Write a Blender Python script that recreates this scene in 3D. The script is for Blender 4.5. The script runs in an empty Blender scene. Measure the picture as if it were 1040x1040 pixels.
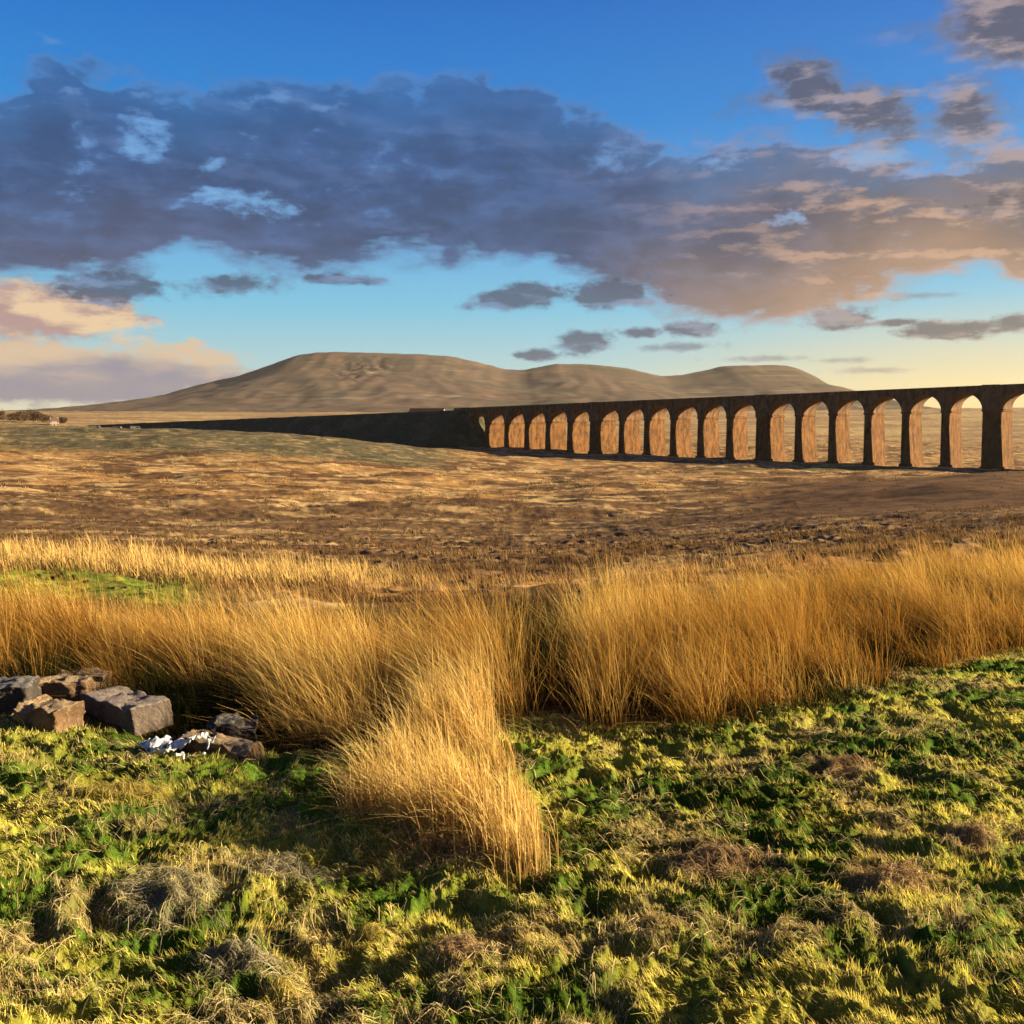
import bpy, bmesh, math, random
import numpy as np
from mathutils import Vector

# ------------------------------------------------------------------ scene, camera, sky, sun
S = bpy.context.scene
C = S.collection
F = 1000.0                      # focal length in photo pixels (photo is 1040 px wide)
HOR = 435.0                     # horizon row of the photo
cam = bpy.data.cameras.new('camera')
cam.sensor_width = 36.0
cam.lens = 36.0 * F / 1040.0
cam.shift_y = -(520.0 - HOR) / 1040.0
cam.clip_start = 0.05
cam.clip_end = 40000.0
camo = bpy.data.objects.new('camera', cam)
C.objects.link(camo)
camo.location = (0, 0, 0)       # eye height is z = 0, the ground under it at -1.62
camo.rotation_euler = (math.radians(90), 0, 0)
S.camera = camo

EXPO = 1.85
SUN_AZ = math.radians(89.0)     # clockwise from the view direction (+Y)
SUN_EL = math.radians(16.0)
SUN_STRENGTH = 5.0
SUN_COL = (1.0, 0.79, 0.46)
SKY_STRENGTH = 0.1
HAZE = 2.6e-5
S.view_settings.view_transform = 'Standard'
S.view_settings.look = 'None'
S.view_settings.exposure = EXPO
S.view_settings.gamma = 1.0
S.render.engine = 'CYCLES'
S.cycles.max_bounces = 4
S.cycles.diffuse_bounces = 2
S.cycles.glossy_bounces = 1
S.cycles.transmission_bounces = 3
S.cycles.transparent_max_bounces = 8
S.cycles.volume_bounces = 0

sd = Vector((math.sin(SUN_AZ) * math.cos(SUN_EL), math.cos(SUN_AZ) * math.cos(SUN_EL), math.sin(SUN_EL)))
sl = bpy.data.lights.new('sun', 'SUN')
sl.energy = SUN_STRENGTH
sl.angle = math.radians(0.6)
sl.color = SUN_COL
so = bpy.data.objects.new('sun', sl)
so.rotation_euler = (-sd).to_track_quat('-Z', 'Y').to_euler()
so.location = (60, 0, 40)
C.objects.link(so)


# ------------------------------------------------------------------ node expression helper
class N:
    """wraps a node socket so that node math can be written as ordinary expressions"""
    tree = None

    def __init__(s, sock):
        s.s = sock

    @staticmethod
    def op(o, *a, clamp=False):
        n = N.tree.nodes.new('ShaderNodeMath')
        n.operation = o
        n.use_clamp = clamp
        for i, v in enumerate(a):
            if isinstance(v, N):
                N.tree.links.new(v.s, n.inputs[i])
            else:
                n.inputs[i].default_value = float(v)
        return N(n.outputs[0])

    def __add__(s, o): return N.op('ADD', s, o)
    def __radd__(s, o): return N.op('ADD', o, s)
    def __sub__(s, o): return N.op('SUBTRACT', s, o)
    def __rsub__(s, o): return N.op('SUBTRACT', o, s)
    def __mul__(s, o): return N.op('MULTIPLY', s, o)
    def __rmul__(s, o): return N.op('MULTIPLY', o, s)
    def __truediv__(s, o): return N.op('DIVIDE', s, o)
    def __neg__(s): return N.op('MULTIPLY', s, -1)


def sstep(a, b, x):
    n = N.tree.nodes.new('ShaderNodeMapRange')
    n.interpolation_type = 'SMOOTHSTEP'
    for i, v in ((0, x), (1, a), (2, b)):
        if isinstance(v, N):
            N.tree.links.new(v.s, n.inputs[i])
        else:
            n.inputs[i].default_value = v
    return N(n.outputs[0])


def mixc(f, a, b, mode='MIX'):
    n = N.tree.nodes.new('ShaderNodeMix')
    n.data_type = 'RGBA'
    n.blend_type = mode
    n.clamp_factor = True
    ins = [i for i in n.inputs if i.type == 'RGBA']
    fi = n.inputs[0]
    if isinstance(f, N): N.tree.links.new(f.s, fi)
    else: fi.default_value = f
    for i, v in ((0, a), (1, b)):
        if isinstance(v, N): N.tree.links.new(v.s, ins[i])
        else: ins[i].default_value = (*v[:3], 1)
    return N([o for o in n.outputs if o.type == 'RGBA'][0])


def noise(vec, scale, detail=4, rough=0.55, dist=0.0, color=False):
    n = N.tree.nodes.new('ShaderNodeTexNoise')
    n.inputs['Scale'].default_value = scale
    n.inputs['Detail'].default_value = detail
    n.inputs['Roughness'].default_value = rough
    n.inputs['Distortion'].default_value = dist
    if vec is not None:
        N.tree.links.new(vec.s, n.inputs['Vector'])
    return N(n.outputs['Color' if color else 'Fac'])


def combine(x, y, z):
    n = N.tree.nodes.new('ShaderNodeCombineXYZ')
    for i, v in enumerate((x, y, z)):
        if isinstance(v, N): N.tree.links.new(v.s, n.inputs[i])
        else: n.inputs[i].default_value = v
    return N(n.outputs[0])


def separate(v):
    n = N.tree.nodes.new('ShaderNodeSeparateXYZ')
    N.tree.links.new(v.s, n.inputs[0])
    return [N(o) for o in n.outputs]


def curve(x, pts):
    """piecewise curve through (input, output) points, both already in 0..1"""
    n = N.tree.nodes.new('ShaderNodeFloatCurve')
    c = n.mapping.curves[0]
    c.points[0].location = pts[0]
    c.points[1].location = pts[-1]
    for p in pts[1:-1]:
        c.points.new(*p)
    for p in c.points:
        p.handle_type = 'AUTO'
    n.mapping.update()
    N.tree.links.new(x.s, n.inputs['Value'])
    return N(n.outputs[0])


def ramp(x, stops, interp='LINEAR'):
    n = N.tree.nodes.new('ShaderNodeValToRGB')
    r = n.color_ramp
    r.interpolation = interp
    while len(r.elements) < len(stops):
        r.elements.new(0.5)
    for e, (p, c) in zip(r.elements, stops):
        e.position = p
        e.color = (*c, 1)
    N.tree.links.new(x.s, n.inputs[0])
    return N(n.outputs[0])


def srgb(r, g, b):
    f = lambda c: (c / 255 / 12.92) if c / 255 <= 0.04045 else ((c / 255 + 0.055) / 1.055) ** 2.4
    return (f(r), f(g), f(b))


# ------------------------------------------------------------------ sky with its clouds (world)
W = bpy.data.worlds.new('World')
S.world = W
W.use_nodes = True
N.tree = W.node_tree
nt = W.node_tree
for n in list(nt.nodes):
    nt.nodes.remove(n)


def A(px): return math.atan((px - 520.0) / F)                       # photo column -> azimuth
def E(px, py): return math.atan((HOR - py) / F * math.cos(A(px)))   # photo row -> elevation


tc = nt.nodes.new('ShaderNodeTexCoord')
dx, dy, dz = separate(N(tc.outputs['Generated']))
az = N.op('ARCTAN2', dx, dy)
el = N.op('ARCSINE', dz)

sky = nt.nodes.new('ShaderNodeTexSky')
sky.sky_type = 'NISHITA'
sky.sun_disc = False
sky.sun_elevation = SUN_EL
sky.sun_rotation = SUN_AZ
sky.air_density = 1.0
sky.dust_density = 0.6
sky.ozone_density = 2.0
nish = N(sky.outputs[0])

# clear air: blue above, pale cyan low, cream at the horizon and warmer towards the sun
elp = el / 0.6
clear = ramp(elp, [(0.0, srgb(236, 226, 190)), (0.045, srgb(226, 224, 200)), (0.10, srgb(178, 214, 218)),
                   (0.20, srgb(124, 200, 230)), (0.34, srgb(92, 168, 228)), (0.50, srgb(34, 136, 216)),
                   (0.66, srgb(10, 114, 204)), (0.82, srgb(16, 76, 160)), (1.0, srgb(14, 50, 112))])
warm_low = sstep(0.02, 0.46, az) * sstep(0.15, 0.0, el)
clear = mixc(warm_low * 0.9, clear, srgb(248, 218, 140))
nis_s = mixc(1.0, nish, (0.16, 0.16, 0.16), 'MULTIPLY')
clear = mixc(0.06, clear, nis_s)

base = combine(az, el * 2.0, 0.0)
wrp = noise(base, 9.0, 3, 0.5, color=True)
wv = nt.nodes.new('ShaderNodeVectorMath')
wv.operation = 'MULTIPLY_ADD'
nt.links.new(wrp.s, wv.inputs[0])
wv.inputs[1].default_value = (0.09, 0.09, 0.0)
nt.links.new(base.s, wv.inputs[2])
wbase = N(wv.outputs[0])
n1 = noise(base, 6.0, 7, 0.55) - 0.5
n2 = noise(wbase, 17.0, 7, 0.58) - 0.5
n3 = noise(combine(az * 0.8, el * 2.6, 3.0), 11.0, 7, 0.62) - 0.5
n4 = noise(combine(az, el * 1.8, 1.7), 42.0, 5, 0.6) - 0.5
n5 = noise(combine(az, el * 1.8, 5.7), 105.0, 3, 0.6) - 0.5
n3b = noise(combine((az - 0.018) * 0.8, (el - 0.008) * 2.6, 3.0), 11.0, 7, 0.62) - 0.5

azf = (az + 0.8) / 1.6
TOP = [(-300, 40), (-80, 60), (0, 78), (40, 50), (85, 52), (130, 72), (180, 84), (240, 78), (300, 70), (350, 74), (400, 84), (450, 70),
       (510, 66), (560, 88), (620, 104), (660, 128), (700, 150), (740, 150), (790, 140), (850, 146), (910, 146),
       (960, 150), (1000, 140), (1040, 132), (1150, 100), (1400, 60)]
BOT = [(-300, 300), (-80, 290), (0, 284), (60, 284), (110, 276), (170, 262), (230, 270), (300, 282), (360, 276), (420, 268), (480, 268),
       (530, 274), (580, 288), (630, 305), (690, 320), (740, 336), (780, 338), (830, 318), (880, 304), (930, 292), (980, 280),
       (1040, 300), (1150, 310), (1400, 320)]
fx = lambda px: min(max((A(px) + 0.8) / 1.6, 0), 1)
topc = curve(azf, [(fx(p), E(p, y) / 0.6) for p, y in TOP]) * 0.6
botc = curve(azf, [(fx(p), E(p, y) / 0.6) for p, y in BOT]) * 0.6
front = sstep(-0.1, 0.25, dy)
m_top = sstep(-0.006, 0.022, topc + n1 * 0.10 + n2 * 0.10 + n4 * 0.036 - el)
m_bot = sstep(-0.006, 0.020, el - botc + n1 * 0.04 + n2 * 0.055 + n3 * 0.06 + n4 * 0.022)
main = m_top * m_bot * front


def blob(px, py, rx, ry, nz=0.9, soft=0.45, tilt=0.0):
    a0, e0 = A(px), E(px, py)
    da, de = az - a0, el - e0
    if tilt:
        c, s = math.cos(tilt), math.sin(tilt)
        da, de = da * c + de * s, de * c - da * s
    q = N.op('SQRT', N.op('POWER', da / (rx / F), 2.0) + N.op('POWER', de / (ry / F), 2.0))
    return sstep(0.0, soft, 1.0 - q + n2 * (nz * 1.3) + n1 * (nz * 0.5) + n3 * (nz * 1.2) + n4 * (nz * 1.4) + n5 * (nz * 0.7)) * front


def union(*ms):
    r = ms[0]
    for m in ms[1:]:
        r = N.op('MAXIMUM', r, m)
    return r


holes = union(blob(150, 142, 26, 24, 1.2, 0.9), blob(208, 172, 22, 9, 1.2, 0.8, 0.4), blob(250, 205, 62, 15, 1.3, 0.9, -0.15),
              blob(292, 213, 24, 8, 1.0, 0.8), blob(808, 222, 26, 9, 1.3, 0.9), blob(738, 166, 30, 10, 1.0, 0.9),
              blob(890, 160, 46, 12, 1.2, 0.9), blob(620, 158, 36, 22, 1.0, 1.4))
holes = holes * sstep(-0.22, 0.12, n4 + n2 * 0.6)
main = main * (1.0 - holes * 0.7)

dark = union(blob(826, 90, 60, 36, 0.6, 0.62, -0.6), blob(884, 113, 80, 34, 0.6, 0.62, -0.25), blob(780, 100, 58, 20, 0.8, 1.2),
             blob(982, 116, 54, 54, 0.6, 0.75, -0.6), blob(1036, 18, 90, 56, 0.4, 0.6), blob(940, 30, 60, 14, 1.2, 1.4) * 0.35,
             blob(108, 292, 62, 17, 0.9, 0.5), blob(245, 288, 74, 15, 0.9, 0.6, 0.12), blob(342, 284, 60, 7, 0.9, 0.6),
             blob(535, 300, 66, 15, 0.9, 0.5, 0.1), blob(620, 296, 60, 20, 0.9, 0.5), blob(598, 347, 44, 15, 0.8, 0.5), blob(540, 360, 26, 8, 0.8, 0.5),
             blob(648, 338, 28, 8, 0.9, 0.5), blob(708, 333, 36, 11, 0.9, 0.5), blob(700, 352, 60, 6, 1.2, 0.8) * 0.8,
             blob(780, 364, 60, 5, 1.1, 0.7) * 0.7, blob(852, 326, 46, 14, 0.9, 0.5), blob(905, 328, 30, 5, 1.0, 0.6),
             blob(960, 334, 50, 12, 0.9, 0.5), blob(1034, 326, 30, 12, 0.6, 0.5), blob(890, 376, 50, 4, 1.2, 0.9) * 0.6,
             blob(940, 300, 46, 5, 1.3, 0.9) * 0.6, blob(850, 366, 40, 4, 1.2, 0.9) * 0.6, blob(1130, 200, 160, 40, 1, 0.6))
cream = union(blob(20, 318, 130, 36, 0.7, 0.5), blob(-140, 320, 180, 50, 0.7, 0.6))
mauve = union(blob(70, 378, 205, 34, 0.5, 0.35), blob(-160, 370, 200, 40, 0.7, 0.6))
# unseen broken cloud over the rest of the sky, darkened and widened to cut ambient light
wide = sstep(0.40, 0.60, noise(combine(az * 0.9, el * 2.2, 7.0), 3.2, 7, 0.55)) * union(1.0 - front, sstep(0.46, 0.62, el))

# colours of the cloud
cool = mixc(sstep(0.05, 0.36, el + n2 * 0.1), srgb(70, 82, 110), srgb(50, 90, 142))
warmish = mixc(sstep(0.12, 0.40, el + n3 * 0.1), srgb(116, 102, 100), srgb(76, 84, 106))
wz = sstep(0.02, 0.42, az + n3 * 0.22)
ccol = mixc(wz, cool, warmish)
lump = sstep(-0.22, 0.22, n2 + n3 * 0.8 + n4 * 0.4)
ccol = mixc(1.0, ccol, mixc(lump, (0.76, 0.80, 0.84), (1.26, 1.28, 1.30)), 'MULTIPLY')
# warm light low on the cloud's flank towards the sun
peach = sstep(0.0, 0.16, n3 - n3b + 0.02) * sstep(0.08, 0.40, az + n1 * 0.2) * sstep(0.36, 0.16, el)
under = sstep(0.095, 0.0, el - botc + n3 * 0.09) * sstep(0.04, 0.30, az)
ccol = mixc(union(under * 0.42, peach * 0.75), ccol, srgb(228, 178, 132))
low_left = sstep(0.10, 0.0, el - botc + n3 * 0.1) * sstep(-0.1, -0.4, az)
ccol = mixc(low_left * 0.3, ccol, srgb(112, 102, 120))
relief = sstep(-0.10, 0.22, n3 - n3b) - 0.3
ccol = mixc(relief * 0.45, ccol, mixc(wz, srgb(100, 128, 178), srgb(190, 164, 158)))
# ragged thin rims are brighter than the body
rim = main * (1.0 - main) * 4.0
gaps = sstep(0.06, 0.22, n2 + n4 * 0.5) * sstep(-0.02, -0.22, az + n1 * 0.3) * sstep(0.17, 0.22, el) * front
ccol = mixc(gaps * 0.65, ccol, srgb(112, 160, 216))
ccol = mixc(rim * 0.35, ccol, mixc(wz, srgb(128, 172, 226), srgb(226, 190, 180)))

out = mixc(wide * 0.9, clear, srgb(52, 60, 88))
out = mixc(holes * front * 0.30, out, srgb(176, 210, 236))
out = mixc(main * (0.97 - 0.30 * sstep(0.07, 0.0, topc - el + n2 * 0.12)), out, ccol)
crc = mixc(sstep(-0.12, 0.16, n3 + n3 - n3b), srgb(188, 150, 140), srgb(244, 208, 162))
out = mixc(cream * 0.92, out, crc)
mcol = mixc(sstep(E(0, 378), E(0, 345), el + n1 * 0.06 + n3 * 0.07 - az * 0.03), srgb(146, 138, 158), srgb(228, 196, 160))
out = mixc(mauve * 0.9, out, mcol)
dcol = mixc(wz, srgb(72, 86, 114), srgb(86, 86, 100))
dcol = mixc(sstep(0.02, 0.16, n3 - n3b + 0.05), dcol, mixc(wz, srgb(112, 136, 176), srgb(166, 148, 146)))
drim = dark * (1.0 - dark) * 4.0
dcol = mixc(drim * 0.25, dcol, mixc(wz, srgb(120, 164, 206), srgb(188, 176, 178)))
out = mixc(dark * 0.88, out, dcol)
# a clear bright band along the horizon
out = mixc(sstep(0.030, 0.010, el + n2 * 0.012) * 0.7, out, mixc(sstep(-0.1, 0.4, az), srgb(236, 228, 200), srgb(244, 218, 150)))
# below the horizon the dome is dull earth
out = mixc(sstep(-0.01, -0.06, el), out, (0.05, 0.04, 0.03))

gain = 2.0 ** (-EXPO) / SKY_STRENGTH
out = mixc(1.0, out, (gain, gain, gain), 'MULTIPLY')
bg = nt.nodes.new('ShaderNodeBackground')
bg.inputs['Strength'].default_value = SKY_STRENGTH
wo = nt.nodes.new('ShaderNodeOutputWorld')
nt.links.new(out.s, bg.inputs['Color'])
nt.links.new(bg.outputs[0], wo.inputs['Surface'])

# ------------------------------------------------------------------ numpy helpers
rng = np.random.default_rng(11)
_perm = np.random.default_rng(5).permutation(65536).astype(np.int64)
_ga = np.random.default_rng(6).random(65536) * 2 * np.pi
_gx, _gy = np.cos(_ga), np.sin(_ga)


def perlin(x, y, seed=0):
    xi = np.floor(x).astype(np.int64)
    yi = np.floor(y).astype(np.int64)
    xf, yf = x - xi, y - yi
    u = xf * xf * xf * (xf * (xf * 6 - 15) + 10)
    v = yf * yf * yf * (yf * (yf * 6 - 15) + 10)

    def g(ix, iy, fxx, fyy):
        h = _perm[(ix * 1619 + _perm[(iy * 31337 + seed * 7919) & 65535]) & 65535]
        return _gx[h] * fxx + _gy[h] * fyy
    a = g(xi, yi, xf, yf)
    b = g(xi + 1, yi, xf - 1, yf)
    c = g(xi, yi + 1, xf, yf - 1)
    d = g(xi + 1, yi + 1, xf - 1, yf - 1)
    return ((a + u * (b - a)) + v * ((c + u * (d - c)) - (a + u * (b - a)))) * 1.5


def fbm(x, y, seed=0, octs=4, gain=0.5):
    s = 0
    a = 1.0
    for i in range(octs):
        s = s + a * perlin(x * 2.03 ** i, y * 2.03 ** i, seed + i)
        a *= gain
    return s


def smooth(a, b, x):
    t = np.clip((x - a) / (b - a), 0, 1)
    return t * t * (3 - 2 * t)


# ------------------------------------------------------------------ terrain
TY = [0.5, 5.5, 8, 10, 20, 40, 80, 150, 210, 250, 300, 345, 375, 420, 480, 560, 700, 1000, 1700, 2700, 4000, 9000]
TX = [-700, -200, 0, 160, 290, 400, 480, 560, 700, 850, 960, 1040, 1240, 1700]
T = np.array([
    # -700   -200     0    160    290    400    480    560    700    850    960   1040   1240   1700
    [-1.60, -1.60, -1.60, -1.60, -1.60, -1.60, -1.60, -1.60, -1.60, -1.60, -1.60, -1.60, -1.60, -1.60],   # 0.5
    [-1.62, -1.62, -1.64, -1.68, -1.72, -1.70, -1.68, -1.68, -1.66, -1.62, -1.60, -1.60, -1.60, -1.60],   # 5.5
    [-1.70, -1.72, -1.78, -1.82, -1.90, -1.90, -1.86, -1.88, -1.80, -1.72, -1.66, -1.64, -1.60, -1.60],   # 8
    [-1.90, -1.90, -1.92, -2.00, -2.15, -2.15, -2.12, -2.10, -2.00, -1.86, -1.78, -1.74, -1.70, -1.70],   # 10
    [-2.50, -2.55, -2.75, -2.90, -3.05, -3.10, -3.10, -3.05, -2.90, -2.60, -2.45, -2.40, -2.40, -2.60],   # 20
    [-4.20, -4.40, -4.70, -4.90, -5.10, -5.20, -5.20, -5.10, -4.90, -4.40, -4.20, -4.10, -4.10, -4.30],   # 40
    [-6.50, -7.00, -7.50, -7.90, -8.20, -8.50, -8.60, -8.50, -8.10, -7.20, -6.60, -6.40, -6.20, -6.20],   # 80
    [-7.00, -8.00, -9.00, -9.90, -10.6, -11.2, -11.6, -11.6, -11.0, -9.60, -8.30, -7.60, -7.00, -7.00],   # 150
    [-6.60, -7.80, -9.00, -10.0, -11.0, -12.0, -12.7, -12.9, -12.9, -12.0, -10.3, -9.10, -8.40, -8.40],   # 210
    [-5.60, -7.20, -8.60, -9.60, -10.6, -12.0, -13.0, -13.4, -13.6, -13.4, -12.6, -12.0, -11.6, -11.6],   # 250
    [-3.20, -4.60, -6.20, -7.60, -9.00, -11.6, -13.1, -13.7, -13.9, -13.9, -14.4, -14.6, -14.6, -14.6],   # 300
    [-0.60, -1.40, -2.60, -4.20, -6.40, -10.8, -13.0, -13.7, -13.9, -12.9, -14.2, -15.4, -15.6, -15.6],   # 345
    [0.60, 0.20, -0.80, -2.00, -3.60, -9.20, -12.8, -13.6, -14.0, -14.2, -15.0, -15.8, -16.0, -16.0],     # 375
    [1.60, 1.40, 0.80, -0.40, -1.40, -6.80, -12.2, -13.4, -13.9, -14.8, -15.4, -16.0, -16.2, -16.2],      # 420
    [1.60, 1.20, 0.20, -1.60, -4.00, -9.60, -11.6, -12.6, -13.6, -14.6, -15.2, -15.8, -16.0, -16.0],      # 480
    [1.00, 0.20, -1.50, -5.00, -9.00, -11.4, -10.2, -11.6, -12.9, -14.0, -14.6, -15.0, -15.2, -15.2],     # 560
    [1.00, 0.00, -2.00, -7.00, -11.0, -11.5, -10.4, -11.0, -12.0, -13.0, -13.4, -13.6, -13.8, -13.8],     # 700
    [9.50, 9.00, 8.00, 1.00, -3.00, -6.00, -7.00, -7.50, -8.00, -8.50, -9.00, -9.00, -9.00, -9.00],       # 1000
    [24.0, 24.0, 22.0, 18.0, 14.0, 12.0, 11.0, 10.0, 10.0, 10.0, 10.0, 11.0, 12.0, 12.0],                 # 1700
    [46.0, 46.0, 48.0, 46.0, 44.0, 44.0, 44.0, 44.0, 46.0, 50.0, 55.0, 58.0, 60.0, 60.0],                 # 2700
    [60.0, 60.0, 60.0, 60.0, 60.0, 60.0, 60.0, 60.0, 60.0, 64.0, 70.0, 74.0, 78.0, 78.0],                 # 4000
    [60.0, 60.0, 60.0, 60.0, 60.0, 60.0, 60.0, 60.0, 60.0, 60.0, 60.0, 60.0, 60.0, 60.0]])                # 9000
_gxs = np.linspace(-700, 1700, 161)
_gys = np.linspace(math.log(0.5), math.log(9000), 401)
_D = np.array([np.interp(_gxs, TX, row) for row in T])
_D = np.array([np.interp(_gys, np.log(TY), _D[:, j]) for j in range(_D.shape[1])])       # [px, logY]
for _ in range(2):
    _p = np.pad(_D, ((2, 2), (0, 0)), 'edge')
    _D = (_p[:-4] + 2 * _p[1:-3] + 3 * _p[2:-2] + 2 * _p[3:-1] + _p[4:]) / 9
    _p = np.pad(_D, ((0, 0), (2, 2)), 'edge')
    _D = (_p[:, :-4] + 2 * _p[:, 1:-3] + 3 * _p[:, 2:-2] + 2 * _p[:, 3:-1] + _p[:, 4:]) / 9


def pxY(x, y):
    a = np.clip(np.arctan2(x, y), -0.86, 0.86)
    r = np.hypot(x, y)
    return 520 + 1000 * np.tan(a), r * np.cos(a)


def base_z(x, y):
    px, Y = pxY(x, y)
    fx_ = np.clip((px + 700) / 2400 * 160, 0, 159.999)
    fy_ = np.clip((np.log(np.maximum(Y, 0.5)) - _gys[0]) / (_gys[-1] - _gys[0]) * 400, 0, 399.999)
    i, j = fx_.astype(int), fy_.astype(int)
    u, v = fx_ - i, fy_ - j
    return ((_D[i, j] * (1 - u) + _D[i + 1, j] * u) * (1 - v) + (_D[i, j + 1] * (1 - u) + _D[i + 1, j + 1] * u) * v)


EDGE_PX = [-900, -200, 0, 60, 150, 230, 300, 380, 450, 540, 640, 750, 850, 950, 1040, 1300, 1700]
EDGE_Y = [5.9, 5.9, 5.75, 5.85, 5.75, 5.6, 5.5, 5.55, 5.6, 5.65, 5.5, 5.55, 5.95, 6.7, 7.3, 9.0, 10.0]


def edge_y(px):
    return np.interp(px, EDGE_PX, EDGE_Y)


def moss_mask(x, y):
    px, Y = pxY(x, y)
    e = edge_y(px) + 0.35 * perlin(x * 1.1, y * 1.1, 71)
    m = smooth(0.35, -0.35, Y - e)
    # a second green bank seen at the left behind the first rushes
    b = smooth(250, 120, px + 30 * perlin(x * .5, y * .5, 72)) * smooth(12.0, 13.2, Y) * smooth(19.5, 18.0, Y)
    return np.maximum(m, b)


def rise_mask(x, y):
    # the smooth brown rise at the right, nearer than the viaduct
    px, Y = pxY(x, y)
    return smooth(640, 860, px + 40 * perlin(x / 25, y / 25, 77)) * smooth(60, 95, Y) * smooth(262, 236, Y)


def micro(x, y, res):
    """tussocks, hummocks and folds; res is the mesh spacing there, so that nothing finer than it can hold is added"""
    px, Y = pxY(x, y)
    r = np.hypot(x, y)
    mm = moss_mask(x, y)
    z = np.zeros_like(x)

    def keep(wl):
        return smooth(1.6, 3.5, wl / res)
    near = smooth(26, 12, r)
    # mossy hummocks
    wx = x + 0.10 * perlin(x * 2.1, y * 2.1, 30)
    wy = y + 0.10 * perlin(x * 2.1, y * 2.1, 31)
    h = 0.036 * fbm(wx * 1.5, wy * 1.5, 20, 2)
    h += 0.048 * (0.35 - np.abs(perlin(wx * 2.2, wy * 3.2, 22)))
    h += 0.080 * (0.35 - np.abs(perlin(wx * 4.6, wy * 7.4, 23))) * keep(0.16)
    h += 0.040 * (0.3 - np.abs(perlin(wx * 11.0, wy * 15.0, 24))) * keep(0.07)
    h += 0.016 * perlin(x * 33, y * 33, 25) * keep(0.03)
    z += near * h * (0.35 + 0.65 * mm)
    # moor tussocks
    mid = smooth(9, 22, r) * smooth(900, 250, r)
    t = 0.12 * (0.3 - np.abs(perlin(x * 0.55, y * 0.55, 40))) * 2 * keep(1.8)
    t += 0.09 * (0.3 - np.abs(perlin(x * 1.3, y * 1.3, 41))) * 2 * keep(0.8)
    t += 0.22 * fbm(x * 0.13, y * 0.13, 43, 2) * keep(7)
    z += mid * t * (1 - 0.8 * rise_mask(x, y))
    far = smooth(45, 140, r)
    z += far * 0.95 * fbm(x / 34, y / 20, 46, 4)
    z += smooth(150, 500, r) * smooth(6000, 3000, r) * 0.9 * fbm(x / 90, y / 60, 48, 4)
    # the ditch by the gap in the rushes and a stream cutting at the left
    z -= 0.9 * np.exp(-((px - 150 + 25 * perlin(x / 9, y / 9, 60)) / 70) ** 2 - ((Y - 205 - 8 * perlin(x / 14, y / 14, 61)) / 10) ** 2) * 2.2
    return z


# hollow behind the stones at the left
def hollow(x, y):
    return -0.16 * np.exp(-((x + 1.55) / 0.7) ** 2 - ((y - 5.55) / 0.35) ** 2)


def terrain(x, y, res=0.004):
    return base_z(x, y) + micro(x, y, res) + hollow(x, y)


def lin(*c):
    return np.array(srgb(*c))


def mixn(a, b, t):
    return a + (b - a) * t[:, None]


def zone_color(x, y):
    """natural colour of the ground cover: moss, rush litter, heather, straw-coloured bents, green flushes"""
    px, Y = pxY(x, y)
    r = np.hypot(x, y)
    n = len(x)
    straw = np.tile(np.array([0.31, 0.18, 0.072]), (n, 1))
    brown = np.array([0.105, 0.058, 0.028])
    pale = np.array([0.47, 0.33, 0.16])
    green = np.array([0.12, 0.13, 0.045])
    heath = np.array([0.105, 0.062, 0.032])
    a = fbm(x / 30, y / 24, 80, 6, 0.66)
    b = fbm(x / 11, y / 5, 84, 6, 0.62)
    c = mixn(straw, brown, smooth(-0.38, 0.36, a))
    c = mixn(c, pale, smooth(0.16, 0.5, b) * 0.85)
    # heathery belt between the rushes and the bents
    hb = smooth(17, 24, r) * smooth(165, 105, r + 30 * a)
    c = mixn(c, np.tile(heath, (n, 1)), hb * (0.90 - 0.42 * smooth(0.1, 0.5, b)))
    # brown slope at the right
    rb = rise_mask(x, y)
    c = mixn(c, np.tile(np.array([0.095, 0.048, 0.023]), (n, 1)), rb * 0.95)
    # green bank below the piers
    gb = smooth(690, 760, px) * smooth(985, 930, px) * smooth(318, 328, Y) * smooth(352, 345, Y)
    c = mixn(c, np.tile(np.array([0.085, 0.095, 0.035]), (n, 1)), gb * 0.9)
    # grey-green ridge at the left in front of the railway bank
    lr = smooth(490, 420, px + 25 * a) * smooth(286, 318, Y + 22 * b) * smooth(1200, 900, Y)
    c = mixn(c, np.tile(np.array([0.085, 0.078, 0.046]), (n, 1)), lr * (0.95 - 0.35 * smooth(0.1, 0.5, b)))
    # distant pastures
    fr = smooth(600, 1300, r)
    fcol = mixn(np.tile(np.array([0.24, 0.16, 0.085]), (n, 1)), np.array([0.36, 0.26, 0.13]), smooth(-0.2, 0.4, fbm(x / 260, y / 120, 88, 3)))
    c = mixn(c, fcol, fr)
    # litter under the rushes
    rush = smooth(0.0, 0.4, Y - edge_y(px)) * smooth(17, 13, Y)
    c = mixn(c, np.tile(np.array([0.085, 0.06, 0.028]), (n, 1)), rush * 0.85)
    # moss
    m = moss_mask(x, y)
    p = fbm(x * 1.7, y * 1.7, 90, 4)
    mc = mixn(np.tile(np.array([0.070, 0.135, 0.014]), (n, 1)), np.array([0.26, 0.27, 0.040]), smooth(-0.25, 0.45, p))
    mc = mixn(mc, np.array([0.26, 0.20, 0.085]), smooth(0.3, 0.65, fbm(x * 2.4 + 9, y * 2.4, 94, 3)) * 0.5)
    c = mixn(c, mc, m)
    return c


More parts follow.
